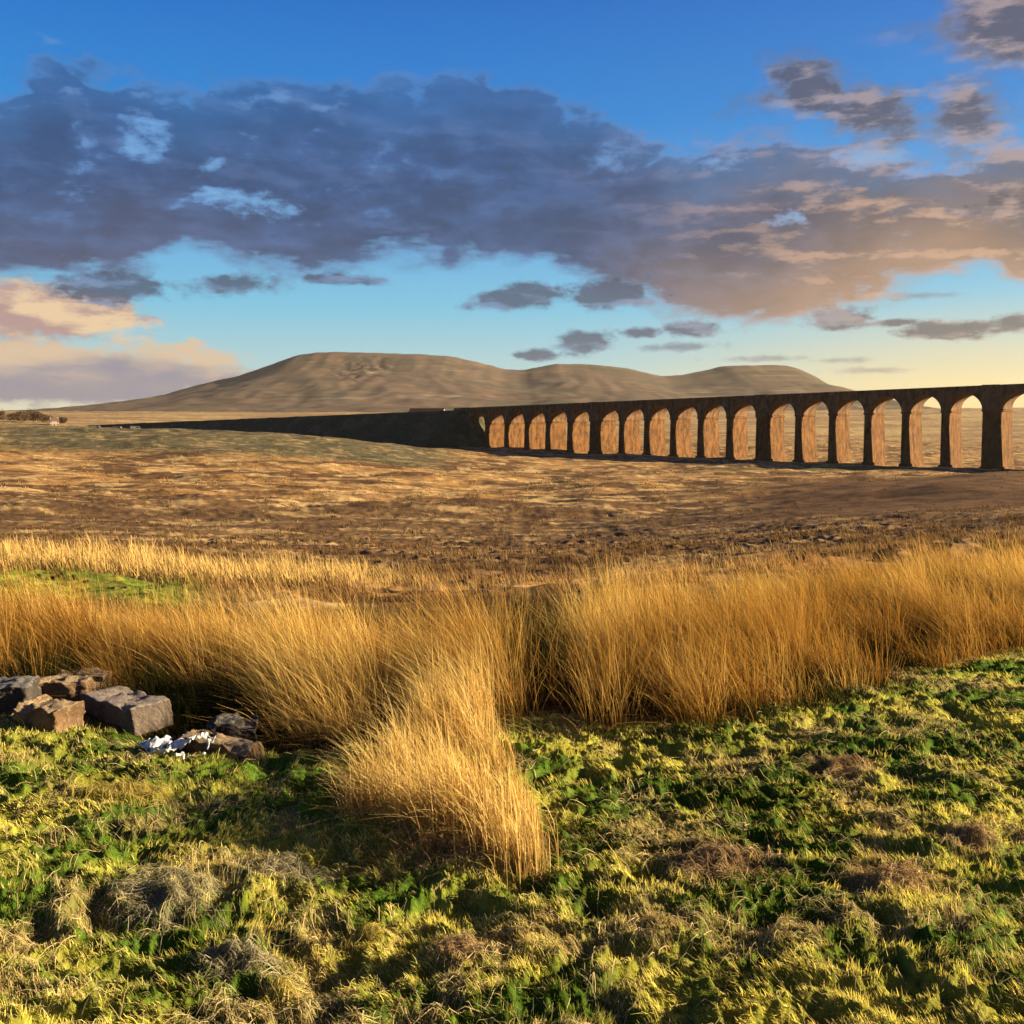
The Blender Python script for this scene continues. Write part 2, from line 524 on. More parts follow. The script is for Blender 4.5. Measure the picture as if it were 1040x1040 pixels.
def mesh_object(name, verts, faces_loops, loop_start, mat, col=None, parent=None, smooth_shade=True, rnd=None):
    me = bpy.data.meshes.new(name)
    nv = len(verts)
    me.vertices.add(nv)
    me.vertices.foreach_set('co', np.ascontiguousarray(verts, dtype=np.float32).ravel())
    me.loops.add(len(faces_loops))
    me.loops.foreach_set('vertex_index', np.ascontiguousarray(faces_loops, dtype=np.int32))
    me.polygons.add(len(loop_start))
    me.polygons.foreach_set('loop_start', np.ascontiguousarray(loop_start, dtype=np.int32))
    if smooth_shade:
        me.polygons.foreach_set('use_smooth', np.ones(len(loop_start), dtype=bool))
    me.update(calc_edges=True)
    if col is not None:
        at = me.attributes.new('tint', 'FLOAT_COLOR', 'POINT')
        c4 = np.ones((nv, 4), dtype=np.float32)
        c4[:, :3] = col
        at.data.foreach_set('color', c4.ravel())
    me.materials.append(mat)
    o = bpy.data.objects.new(name, me)
    C.objects.link(o)
    if parent:
        o.parent = parent
    return o


def quads(name, verts, q, mat, **k):
    q = np.asarray(q, dtype=np.int32)
    return mesh_object(name, verts, q.ravel(), np.arange(len(q)) * 4, mat, **k)


# ------------------------------------------------------------------ materials
def new_mat(name):
    m = bpy.data.materials.new(name)
    m.use_nodes = True
    N.tree = m.node_tree
    for n in list(m.node_tree.nodes):
        if n.type != 'OUTPUT_MATERIAL':
            m.node_tree.nodes.remove(n)
    return m, [n for n in m.node_tree.nodes if n.type == 'OUTPUT_MATERIAL'][0]


def attr(name):
    n = N.tree.nodes.new('ShaderNodeAttribute')
    n.attribute_name = name
    return N(n.outputs['Color'])


def coords(kind='Object'):
    n = N.tree.nodes.new('ShaderNodeTexCoord')
    return N(n.outputs[kind])


def bump(h, strength, dist=0.02):
    n = N.tree.nodes.new('ShaderNodeBump')
    n.inputs['Strength'].default_value = strength
    n.inputs['Distance'].default_value = dist
    N.tree.links.new(h.s, n.inputs['Height'])
    return N(n.outputs[0])


def principled(out_node, col, rough=0.9, normal=None, spec=0.2):
    b = N.tree.nodes.new('ShaderNodeBsdfPrincipled')
    if isinstance(col, N): N.tree.links.new(col.s, b.inputs['Base Color'])
    else: b.inputs['Base Color'].default_value = (*col, 1)
    if isinstance(rough, N): N.tree.links.new(rough.s, b.inputs['Roughness'])
    else: b.inputs['Roughness'].default_value = rough
    b.inputs['Specular IOR Level'].default_value = spec
    if normal is not None:
        N.tree.links.new(normal.s, b.inputs['Normal'])
    N.tree.links.new(b.outputs[0], out_node.inputs['Surface'])
    return b


def ground_material():
    m, o = new_mat('ground_cover')
    p = coords('Object')
    c = attr('tint')
    v = noise(p, 2.2, 6, 0.65)
    v2 = noise(p, 38.0, 4, 0.7)
    v3 = noise(p, 0.35, 6, 0.7)
    k = mixc(v, (0.62, 0.62, 0.62), (1.38, 1.38, 1.38))
    c = mixc(1.0, c, mixc(sstep(0.3, 0.7, v3), (0.55, 0.52, 0.5), (1.4, 1.4, 1.4)), 'MULTIPLY')
    k2 = mixc(v2, (0.55, 0.55, 0.55), (1.45, 1.45, 1.45))
    c = mixc(1.0, c, k, 'MULTIPLY')
    c = mixc(1.0, c, k2, 'MULTIPLY')
    nb = bump(noise(p, 60.0, 4, 0.7), 0.6, 0.02)
    principled(o, c, 0.95, nb, 0.1)
    return m


def blade_material(name, trans=0.45, tint=(1.0, 1.0, 1.0)):
    m, o = new_mat(name)
    c = attr('tint')
    d = N.tree.nodes.new('ShaderNodeBsdfDiffuse')
    t = N.tree.nodes.new('ShaderNodeBsdfTranslucent')
    N.tree.links.new(c.s, d.inputs[0])
    ct = mixc(1.0, c, tint, 'MULTIPLY')
    N.tree.links.new(ct.s, t.inputs[0])
    mx = N.tree.nodes.new('ShaderNodeMixShader')
    mx.inputs[0].default_value = trans
    N.tree.links.new(d.outputs[0], mx.inputs[1])
    N.tree.links.new(t.outputs[0], mx.inputs[2])
    N.tree.links.new(mx.outputs[0], o.inputs['Surface'])
    return m


def viaduct_material(name, tone, warm):
    m, o = new_mat(name)
    p = coords('Object')
    x, y, z = separate(p)
    big = noise(p, 0.22, 5, 0.6)
    fine = noise(p, 0.9, 6, 0.75)
    streak = noise(combine(x * 1.0, y * 1.0, z * 0.06), 0.9, 4, 0.6)
    c = mixc(big, tone, warm)
    c = mixc(sstep(0.45, 0.75, streak) * 0.7, c, (0.035, 0.017, 0.009))
    c = mixc(sstep(0.4, 0.75, fine) * 0.45, c, (0.20, 0.105, 0.038))
    c = mixc(1.0, c, mixc(sstep(0.32, 0.68, noise(combine(x, y, z * 0.5), 0.5, 6, 0.7)), (0.42, 0.40, 0.40), (1.35, 1.35, 1.3)), 'MULTIPLY')
    # courses of squared stone: mortar lines every 0.6 m
    zz = N.op('FRACT', z / 0.6)
    line = 1.0 - sstep(0.0, 0.14, N.op('ABSOLUTE', zz - 0.5) * -1.0 + 0.5)
    c = mixc(line * 0.6, c, (0.04, 0.045, 0.03))
    principled(o, c, 0.9, bump(fine, 0.5, 0.15), 0.15)
    return m


def stone_material(name, a, b, lichen=(0.5, 0.46, 0.42), amt=0.35, scale=9.0):
    m, o = new_mat(name)
    p = coords('Object')
    big = noise(p, scale, 6, 0.65)
    c = mixc(sstep(0.3, 0.7, big), a, b)
    fl = noise(p, scale * 4.5, 5, 0.7)
    c = mixc(sstep(0.56, 0.72, fl) * amt, c, lichen)
    c = mixc(sstep(0.62, 0.75, noise(p, scale * 1.7, 4, 0.6)) * 0.5, c, (0.07, 0.09, 0.025))
    g = N.tree.nodes.new('ShaderNodeNewGeometry')
    up = separate(N(g.outputs['Normal']))[2]
    c = mixc(sstep(0.55, 0.9, up + (fl - 0.5) * 1.6) * 0.42, c, lichen)  # skylight painted in: upward faces paled with the lichen colour
    principled(o, c, 0.85, bump(fl, 0.9, 0.02), 0.25)
    return m


def flat_material(name, a, b, scale=1.0, rough=0.8, spec=0.2):
    m, o = new_mat(name)
    p = coords('Object')
    c = mixc(noise(p, scale, 5, 0.6), a, b)
    principled(o, c, rough, None, spec)
    return m


M_ground = ground_material()
M_moss = blade_material('moss_blades', 0.5, (1.05, 1.0, 0.6))
M_rush = blade_material('rush_blades', 0.33, (1.1, 0.95, 0.65))
M_dead = blade_material('dead_grass', 0.35)


# ------------------------------------------------------------------ custom properties
def tag(o, label=None, cat=None, group=None, kind=None):
    if label: o['label'] = label
    if cat: o['category'] = cat
    if group: o['group'] = group
    if kind: o['kind'] = kind
    return o


def empty(name, loc, rz=0.0):
    o = bpy.data.objects.new(name, None)
    C.objects.link(o)
    o.location = loc
    o.rotation_euler = (0, 0, rz)
    o.empty_display_size = 0.2
    return o


# ------------------------------------------------------------------ the ground sheet, out to the horizon
def build_ground():
    r = [0.35]
    while r[-1] < 9500:
        q = r[-1]
        step = 0.012 if q < 1.5 else 0.0036 if q < 7.5 else 0.0052 if q < 60 else 0.0075 if q < 1200 else 0.02
        r.append(q * (1 + step))
    r = np.array(r)
    fr = math.radians(42)
    aa = np.concatenate([np.linspace(-fr, fr, 1080), np.linspace(fr, 2 * math.pi - fr, 90)[1:-1]])
    R, AA = np.meshgrid(r, aa, indexing='ij')
    x = (R * np.sin(AA)).ravel()
    y = (R * np.cos(AA)).ravel()
    rr = R.ravel()
    res = np.maximum(rr * 0.0022, 0.004)
    res = np.where(rr > 60, rr * 0.004, res)
    z = terrain(x, y, res)
    col = zone_color(x, y)
    nr, na = R.shape
    i = np.arange(nr - 1)[:, None] * na
    j = np.arange(na)[None, :]
    j2 = (j + 1) % na
    q = np.stack([i + j, i + na + j, i + na + j2, i + j2], axis=-1).reshape(-1, 4)[:, ::-1]
    verts = np.stack([x, y, z], 1)
    o = quads('ground', verts, q, M_ground, col=col)
    # close the small disc under the camera
    tag(o, 'rolling moor of moss, bents and heather reaching to the horizon', 'ground', kind='structure')
    return o


build_ground()


# ------------------------------------------------------------------ the hills
HILL = [(-700, 432), (-100, 424), (40, 418), (60, 416), (88, 412.5), (133, 408), (181, 400.6), (213, 390), (250, 381.6), (278, 371.5), (306, 361), (326, 358.2),
        (351, 357.6), (415, 359.5), (440, 360.5), (464, 363), (485, 368), (515, 375.5), (532, 375.8), (546, 373), (561, 370), (595, 369.8), (630, 373.5), (650, 377.5),
        (667, 382.4), (690, 381), (710, 377.5), (728, 373), (742, 371.5), (770, 371), (792, 371.2), (800, 373.5), (811, 379.5), (822, 386.5), (832, 394), (848, 406), (960, 418), (1200, 426), (1700, 432)]


def build_hill():
    YR = 5500.0
    xs = np.linspace(-6800, 6600, 900)
    ys = np.concatenate([np.linspace(2300, 5500, 300), np.linspace(5560, 7600, 40)])
    X, Y = np.meshgrid(xs, ys, indexing='ij')
    pxr = 520 + xs / YR * 1000
    Hh = np.interp(pxr, [p for p, _ in HILL], [(HOR - y) / 1000 * YR for _, y in HILL])
    k = np.ones(3) / 3
    Hs = np.convolve(np.pad(Hh, 1, 'edge'), k, 'valid') + 3.0 * fbm(pxr / 14, pxr * 0 + 3, 118, 3)
    t = np.clip((Y - 2300) / (YR - 2300), 0, 1)
    # long concave lower slopes, a steep cap under the summit plateau
    g = 0.42 * t ** 1.3 + 0.40 * smooth(0.35, 0.98, t) + 0.18 * smooth(0.80, 0.97, t)
    base = 25.0
    Z = base + (Hs[:, None] - base) * g
    back = smooth(YR, 7600, Y)
    Z = Z - back * (Z - 10) * 0.9
    nf = (t * (1 - t) * 4)
    Z += nf * 9 * fbm(X / 420, Y / 300, 120, 4)
    Z += nf * 5 * (0.3 - np.abs(perlin(X / 110 + 0.8 * perlin(X / 500, Y / 400, 131), Y / 600, 130))) * 1.4
    Z += nf * 10 * (0.25 - np.abs(perlin(X / 300 + Y / 900, Y / 260, 133))) * smooth(0.3, 0.7, t)
    cm = np.exp(-((X / 5.5 + 520 - 386) / 26) ** 2 - ((Z - 290) / 75) ** 2)
    Z += cm * (16 * (0.3 - np.abs(perlin(X / 55, Y / 130, 136))) + 8 * perlin(X / 22, Y / 50, 137))
    Z = np.where(t <= 0.001, -30, Z)
    x, y, z = X.ravel(), Y.ravel(), Z.ravel()
    n = len(x)
    c = mixn(np.tile(np.array([0.118, 0.086, 0.070]), (n, 1)), np.array([0.078, 0.070, 0.056]), smooth(-0.2, 0.5, fbm(x / 700, y / 240, 140, 4)))
    c = mixn(c, np.array([0.145, 0.098, 0.072]), smooth(0.1, 0.6, fbm(x / 380, y / 160, 145, 4)))
    # grey limestone scars along the contours
    sc = smooth(0.46, 0.5, perlin(x / 900, z / 16, 150)) * smooth(0.0, 0.35, perlin(x / 160, y / 160, 151))
    c = mixn(c, np.array([0.24, 0.20, 0.16]), sc * 0.5)
    c = mixn(c, np.array([0.08, 0.07, 0.055]), smooth(0.25, 0.55, perlin(x / 90, y / 200, 152)) * 0.5)
    cr = np.exp(-((x / 5.5 + 520 - 388) / 22) ** 2 - ((z - 290) / 75) ** 2) * smooth(-0.1, 0.35, perlin(x / 70, z / 22, 153))
    c = mixn(c, np.array([0.045, 0.036, 0.030]), np.clip(cr * 1.1, 0, 0.8))
    i = np.arange(len(xs) - 1)[:, None] * len(ys)
    j = np.arange(len(ys) - 1)[None, :]
    q = np.stack([i + j, i + len(ys) + j, i + len(ys) + j + 1, i + j + 1], -1).reshape(-1, 4)
    m, o_ = new_mat('hill_moorland')
    p = coords('Object')
    cc = mixc(1.0, attr('tint'), mixc(noise(p, 0.02, 6, 0.7), (0.6, 0.6, 0.6), (1.4, 1.4, 1.4)), 'MULTIPLY')
    principled(o_, cc, 0.95, None, 0.05)
    ob = quads('hill', np.stack([x, y, z], 1), q, m, col=c)
    tag(ob, 'broad flat-topped brown fell with lower shoulders behind the viaduct', 'hill', kind='structure')


build_hill()

# ------------------------------------------------------------------ the viaduct
P0 = np.array([179.0, 368.0])
UA = -0.800
UV = np.array([math.sin(UA), math.cos(UA)])            # along the line, towards the far left
NV = np.array([math.cos(UA), -math.sin(UA)])           # across the line, away from the viewer
SP, KX = 15.4, 3.2
KMIN, KMAX = -6, 18
DEPTH = 14.0


def deck_z(t): return 16.2 - 0.0152 * t


def is_king(k): return k % 6 == 0


st = {0: 0.0}
for k in range(1, KMAX + 1):
    st[k] = st[k - 1] + SP + (KX / 2 if is_king(k) else 0) + (KX / 2 if is_king(k - 1) else 0)
for k in range(-1, KMIN - 1, -1):
    st[k] = st[k + 1] - SP - (KX / 2 if is_king(k) else 0) - (KX / 2 if is_king(k + 1) else 0)
HW = lambda k: 3.1 if is_king(k) else 1.25              # half width of a pier at the springing
SPRING = 9.4                                             # below the parapet top

M_stone = viaduct_material('gritstone', (0.085, 0.036, 0.013), (0.19, 0.083, 0.028))
M_stone_d = viaduct_material('gritstone_weathered', (0.13, 0.070, 0.045), (0.19, 0.105, 0.062))

via = empty('viaduct', (P0[0], P0[1], -16.0), 0)
tag(via, 'long stone railway viaduct of tall round arches crossing the moor below the fell', 'viaduct')


def LP(t, n, z):
    """line coordinates -> the viaduct's own space"""
    p = UV * t + NV * n
    return (p[0], p[1], z + 16.0)


def bm_object(name, bm, mat, parent=None, smooth_shade=False):
    bmesh.ops.recalc_face_normals(bm, faces=bm.faces[:])
    me = bpy.data.meshes.new(name)
    bm.to_mesh(me)
    bm.free()
    me.materials.append(mat)
    if smooth_shade:
        for p in me.polygons: p.use_smooth = True
    o = bpy.data.objects.new(name, me)
    C.objects.link(o)
    if parent: o.parent = parent
    return o


def add_hexa(bm, c8):
    v = [bm.verts.new(c) for c in c8]
    for f in ((0, 1, 2, 3), (7, 6, 5, 4), (0, 4, 5, 1), (1, 5, 6, 2), (2, 6, 7, 3), (3, 7, 4, 0)):
        bm.faces.new([v[i] for i in f])


def line_box(bm, t0, t1, n0, n1, z0, z1, z0b=None, z1b=None, spread=0.0, nspread=0.0):
    """box in line coordinates; z at t0 and at t1; spread widens the foot"""
    z0b = z0 if z0b is None else z0b
    z1b = z1 if z1b is None else z1b
    a, b = t0 - spread, t1 + spread
    c, d = n0 - nspread, n1 + nspread
    add_hexa(bm, [LP(a, c, z0), LP(b, c, z0b), LP(b, d, z0b), LP(a, d, z0), LP(t0, n0, z1), LP(t1, n0, z1b), LP(t1, n1, z1b), LP(t0, n1, z1)])


for k in range(KMIN, KMAX + 1):
    t = st[k]
    ts = deck_z(t) - SPRING
    foot = []
    for n in (0, DEPTH):
        w = P0 + UV * t + NV * n
        foot.append(float(base_z(np.array([w[0]]), np.array([w[1]]))[0]))
    zf = min(foot) - 1.5
    bm = bmesh.new()
    sp = (ts - zf) * 0.022
    hw = HW(k)
    line_box(bm, t - hw, t + hw, 0.35, DEPTH - 0.35, zf, ts - 0.5, spread=sp, nspread=sp * 0.8)
    pier = bm_object('pier', bm, M_stone, via)
    if is_king(k): pier['label'] = 'broad king pier, twice as wide as its neighbours'
    bm = bmesh.new()
    line_box(bm, t - hw - 0.32, t + hw + 0.32, 0.02, DEPTH - 0.02, ts - 0.498, ts + 0.18)
    bm_object('impost', bm, M_stone, pier)
    bm = bmesh.new()
    w2 = hw + sp + 0.35
    line_box(bm, t - w2, t + w2, -0.2 - sp, DEPTH + 0.2 + sp, zf - 0.5, max(foot) + 0.9)
    bm_object('plinth', bm, M_stone, pier)
    if is_king(k):
        for n0, n1 in ((-0.45, 0.05), (DEPTH - 0.05, DEPTH + 0.45)):
            bm = bmesh.new()
            line_box(bm, t - hw, t + hw, n0, n1, ts + 0.18, deck_z(t) + 0.15)
            bm_object('pilaster', bm, M_stone_d, pier)

for k in range(KMIN, KMAX):
    ta, tb = st[k], st[k + 1]
    ea, eb = ta + HW(k), tb - HW(k + 1)
    ts = (deck_z(ta) + deck_z(tb)) / 2 - SPRING + 0.182
    cx, R = (ea + eb) / 2, (eb - ea) / 2
    bm = bmesh.new()
    prof = [(ta, ts), (ea, ts)]
    for i in range(1, 24):
        a = math.pi * (1 - i / 24)
        prof.append((cx + R * math.cos(a), ts + R * math.sin(a)))
    prof += [(eb, ts), (tb, ts)]
    rows = []
    for n in (0.0, DEPTH):
        lo = [bm.verts.new(LP(t, n + 0.1 * (1 if n == 0 else -1), z)) for t, z in prof]
        hi = [bm.verts.new(LP(t, n + 0.1 * (1 if n == 0 else -1), deck_z(t) - 1.3)) for t, z in prof]
        rows.append((lo, hi))
        for i in range(len(prof) - 1):
            bm.faces.new((lo[i], lo[i + 1], hi[i + 1], hi[i]))
    (l0, h0), (l1, h1) = rows
    for i in range(len(prof) - 1):
        bm.faces.new((l0[i], l1[i], l1[i + 1], l0[i + 1]))
        bm.faces.new((h0[i], h0[i + 1], h1[i + 1], h1[i]))
    bm.faces.new((l0[0], h0[0], h1[0], l1[0]))
    bm.faces.new((l0[-1], l1[-1], h1[-1], h0[-1]))
    arch = bm_object('arch', bm, M_stone_d, via)
    # ring of voussoirs, a little proud of the spandrel
    bm = bmesh.new()
    ring = []
    for i in range(0, 25):
        a = math.pi * (1 - i / 24)
        ring.append([(cx + q * math.cos(a), ts + q * math.sin(a)) for q in (R - 0.01, R + 0.55)])
    for n0, n1 in ((-0.02, 0.3), (DEPTH - 0.3, DEPTH + 0.02)):
        vv = [[bm.verts.new(LP(t, n, z)) for n in (n0, n1) for t, z in pr] for pr in ring]
        for i in range(24):
            a, b = vv[i], vv[i + 1]
            bm.faces.new((a[0], b[0], b[1], a[1]))
            bm.faces.new((a[2], a[3], b[3], b[2]))
            bm.faces.new((a[1], b[1], b[3], a[3]))
            bm.faces.new((a[0], a[2], b[2], b[0]))
        for e in (vv[0], vv[-1]):
            bm.faces.new((e[0], e[1], e[3], e[2]))
    bm_object('arch_ring', bm, M_stone_d, arch)

tA, tB = st[KMIN] - 12, st[KMAX] + 10
bm = bmesh.new()
for n0, n1 in ((-0.4, 0.5), (DEPTH - 0.5, DEPTH + 0.4)):
    line_box(bm, tA, tB, n0, n1, deck_z(tA) - 1.30, deck_z(tA) - 0.95, deck_z(tB) - 1.30, deck_z(tB) - 0.95)
bm_object('string_course', bm, M_stone_d, via)
for n0, n1 in ((-0.1, 0.42), (DEPTH - 0.42, DEPTH + 0.1)):
    bm = bmesh.new()
    line_box(bm, tA, tB, n0, n1, deck_z(tA) - 0.95, deck_z(tA), deck_z(tB) - 0.95, deck_z(tB))
    bm_object('parapet', bm, M_stone_d, via)
bm = bmesh.new()
line_box(bm, tA, tB, 0.45, DEPTH - 0.45, deck_z(tA) - 1.28, deck_z(tA) - 1.0, deck_z(tB) - 1.28, deck_z(tB) - 1.0)
bm_object('track_bed', bm, flat_material('ballast', (0.16, 0.13, 0.11), (0.24, 0.2, 0.17), 2.0), via)
# solid abutment walls past the end arches
for ta, tb in ((st[KMAX] + HW(KMAX) + 0.4, tB), (tA, st[KMIN] - HW(KMIN) - 0.4)):
    bm = bmesh.new()
    line_box(bm, ta, tb, 0.2, DEPTH - 0.2, -18, deck_z(ta) - 1.3, -18, deck_z(tb) - 1.3)
    bm_object('abutment', bm, M_stone_d, via)


# ------------------------------------------------------------------ the railway embankment beyond its left end
def build_embankment():
    tt = np.concatenate([np.linspace(st[KMAX] - 16, st[KMAX] + 2, 14), np.linspace(st[KMAX] + 6, 1150, 130)])
    ff = np.linspace(-1, 1, 61)
    V = []
    for t in tt:
        top = deck_z(t) - 1.05
        full = smooth(st[KMAX] - 16, st[KMAX] + 2, np.array([t]))[0]
        w = P0 + UV * t + NV * (DEPTH / 2)
        g = float(base_z(np.array([w[0]]), np.array([w[1]]))[0]) - 2.0
        top = g + 1.0 + (top - g - 1.0) * (full ** 0.8)
        half = 7.5
        for f in ff:
            s = abs(f)
            if s < 0.28:
                n = DEPTH / 2 + f / 0.28 * half
                z = top
            else:
                k = (s - 0.28) / 0.72
                run = max(top - g, 1.0) * 1.35
                n = DEPTH / 2 + math.copysign(half + k * run, f)
                z = top + (g - top) * k
            p = P0 + UV * t + NV * n
            V.append((p[0], p[1], z))
    V = np.array(V)
    V[:, 2] += 0.9 * fbm(V[:, 0] / 7, V[:, 1] / 7, 160, 4) * smooth(0.0, 3.0, np.abs(np.tile(ff, len(tt))) * 10 - 1.6)
    nf = len(ff)
    i = np.arange(len(tt) - 1)[:, None] * nf
    j = np.arange(nf - 1)[None, :]
    q = np.stack([i + j, i + nf + j, i + nf + j + 1, i + j + 1], -1).reshape(-1, 4)
    x, y = V[:, 0], V[:, 1]
    c = mixn(np.tile(np.array([0.045, 0.05, 0.028]), (len(x), 1)), np.array([0.10, 0.085, 0.045]), smooth(0.0, 0.5, fbm(x / 14, y / 14, 170, 3)))
    o = quads('embankment', V, q, M_ground, col=c)
    tag(o, 'steep dark grassy railway embankment running from the viaduct to the left', 'embankment', kind='structure')


build_embankment()


# ------------------------------------------------------------------ grass blades
def blades(name, root, length, width, lean, curl, col0, col1, mat, rows=3, parent=None, spin=None, origin=None):
    """root (n,3); lean (n,3) tip offset direction in units of length (its z is replaced by the rest of the height);
    curl: how much of the bend sits near the tip; col0/col1 colours at foot and tip"""
    n = len(root)
    spin = rng.random(n) * 2 * np.pi if spin is None else spin
    side = np.stack([np.cos(spin), np.sin(spin), np.zeros(n)], 1)
    lh = np.linalg.norm(lean[:, :2], axis=1)
    up = np.sqrt(np.clip(1 - np.clip(lh, 0, 0.98) ** 2, 0.0, 1))
    P = np.zeros((n, rows, 3))
    for i in range(rows):
        s = i / (rows - 1)
        h = s ** (1 + curl)
        P[:, i, :2] = root[:, :2] + lean[:, :2] * (length * h)[:, None]
        P[:, i, 2] = root[:, 2] + up * length * s + lean[:, 2] * length * s * s
    return ribbons(name, P, side, width, col0, col1, mat, parent, origin)


def ribbons(name, P, side, width, col0, col1, mat, parent=None, origin=None):
    n, rows = P.shape[:2]
    V = np.zeros((n, rows, 2, 3), dtype=np.float32)
    K = np.zeros((n, rows, 2, 3), dtype=np.float32)
    for i in range(rows):
        s = i / (rows - 1)
        w = (width * (1 - 0.86 * s ** 1.5) * 0.5)[:, None]
        V[:, i, 0] = P[:, i] - side * w
        V[:, i, 1] = P[:, i] + side * w
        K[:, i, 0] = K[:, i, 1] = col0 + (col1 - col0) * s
    if origin is not None:
        V -= np.array(origin, dtype=np.float32)
    base = (np.arange(n) * rows * 2)[:, None]
    fs = []
    for i in range(rows - 1):
        fs.append(base + np.array([i * 2, i * 2 + 1, i * 2 + 3, i * 2 + 2])[None, :])
    q = np.stack(fs, 1).reshape(-1, 4)
    return quads(name, V.reshape(-1, 3), q, mat, col=K.reshape(-1, 3), parent=parent)


def draped(x, y, L, head, curve, surf, lift, rows=6):
    """strands lying along a surface: they follow a heading that curves, arching a little clear of what they lie on"""
    n = len(x)
    P = np.zeros((n, rows, 3))
    a = head.copy()
    cx_, cy_ = x.copy(), y.copy()
    for i in range(rows):
        s = i / (rows - 1)
        P[:, i, 0], P[:, i, 1] = cx_, cy_
        P[:, i, 2] = surf(cx_, cy_) + lift * (0.25 + math.sin(math.pi * min(s * 1.1, 1.0)))
        a = a + curve / rows
        cx_ = cx_ + np.cos(a) * L / (rows - 1)
        cy_ = cy_ + np.sin(a) * L / (rows - 1)
    tl = rng.normal(0, 0.8, n)
    side = np.stack([-np.sin(head) * np.cos(tl), np.cos(head) * np.cos(tl), np.sin(tl)], 1)
    return P, side


def build_moss(count=520000):
    Y = np.exp(rng.uniform(math.log(1.9), math.log(8.5), count))
    px = rng.uniform(-330, 1370, count)
    x = (px - 520) / 1000 * Y
    m = moss_mask(x, Y)
    k = rng.random(count) < m
    x, Y = x[k], Y[k]
    n = len(x)
    z = terrain(x, Y, np.maximum(np.hypot(x, Y) * .0022, .004))
    root = np.stack([x, Y, z - 0.004], 1)
    cl = fbm(x * 6.5, Y * 9.5, 200, 3)
    p = fbm(x * 1.7, Y * 1.7, 90, 4)
    st_ = fbm(x * 2.4 + 9, Y * 2.4, 94, 3)
    ang = 2.4 + 2.2 * fbm(x * 1.3, Y * 1.3, 205, 2) + rng.normal(0, 0.6, n)
    straw = rng.random(n) < (0.11 + 0.42 * smooth(0.20, 0.55, st_))
    L = (0.012 + 0.024 * rng.random(n) ** 1.5) * (1 + 0.7 * np.clip(cl, -0.6, 1)) * np.where(straw, 1.2, 1.0)
    lm = rng.uniform(0.35, 0.95, n)
    lean = np.stack([np.cos(ang) * lm, np.sin(ang) * lm, -0.25 * rng.random(n)], 1)
    g0 = mixn(np.tile(np.array([0.095, 0.155, 0.018]), (n, 1)), np.array([0.74, 0.67, 0.19]), smooth(-0.28, 0.52, p + 0.9 * cl + rng.normal(0, .12, n)))  # green to yellow by clump; yellow tuft tops also paint in sun highlights
    s0 = mixn(np.tile(np.array([0.56, 0.44, 0.20]), (n, 1)), np.array([0.38, 0.25, 0.13]), rng.random(n))
    c = np.where(straw[:, None], s0, g0) * rng.uniform(0.7, 1.3, n)[:, None]
    w = rng.uniform(0.0022, 0.0046, n) * (0.6 + 0.16 * Y)
    o = blades('moss_grass', root, L, w, lean, 0.6, c * 0.55, c * 1.35, M_moss, 3)  # tips brightened to imitate sunlit crests of the moss
    tag(o, 'short mossy green and yellow turf covering the hummocky foreground', 'moss', kind='stuff')


build_moss()


def build_strands(count=80000):
    # pale dead strands matted over the turf
    Y = np.exp(rng.uniform(math.log(1.9), math.log(8.2), count))
    px = rng.uniform(-330, 1370, count)
    x = (px - 520) / 1000 * Y
    st_ = fbm(x * 2.4 + 9, Y * 2.4, 94, 3)
    k = rng.random(count) < moss_mask(x, Y) * (0.10 + 0.80 * smooth(0.08, 0.45, st_))
    x, Y = x[k], Y[k]
    n = len(x)
    head = 2.6 + 3.0 * fbm(x * 1.8, Y * 1.8, 206, 2) + rng.normal(0, 0.45, n)
    P, side = draped(x, Y, rng.uniform(0.04, 0.16, n), head, rng.normal(0, 1.3, n), lambda a, b: terrain(a, b, 0.006),
                     rng.uniform(0.006, 0.024, n))
    c = mixn(np.tile(np.array([0.70, 0.60, 0.32]), (n, 1)), np.array([0.42, 0.32, 0.17]), rng.random(n)) * rng.uniform(0.75, 1.2, n)[:, None]
    o = ribbons('dead_strands', P, side, rng.uniform(0.0016, 0.0032, n) * (0.7 + 0.12 * Y), c * .8, c, M_dead)
    tag(o, 'thin dead straw strands matted over the mossy turf', 'dead grass', kind='stuff')


build_strands()


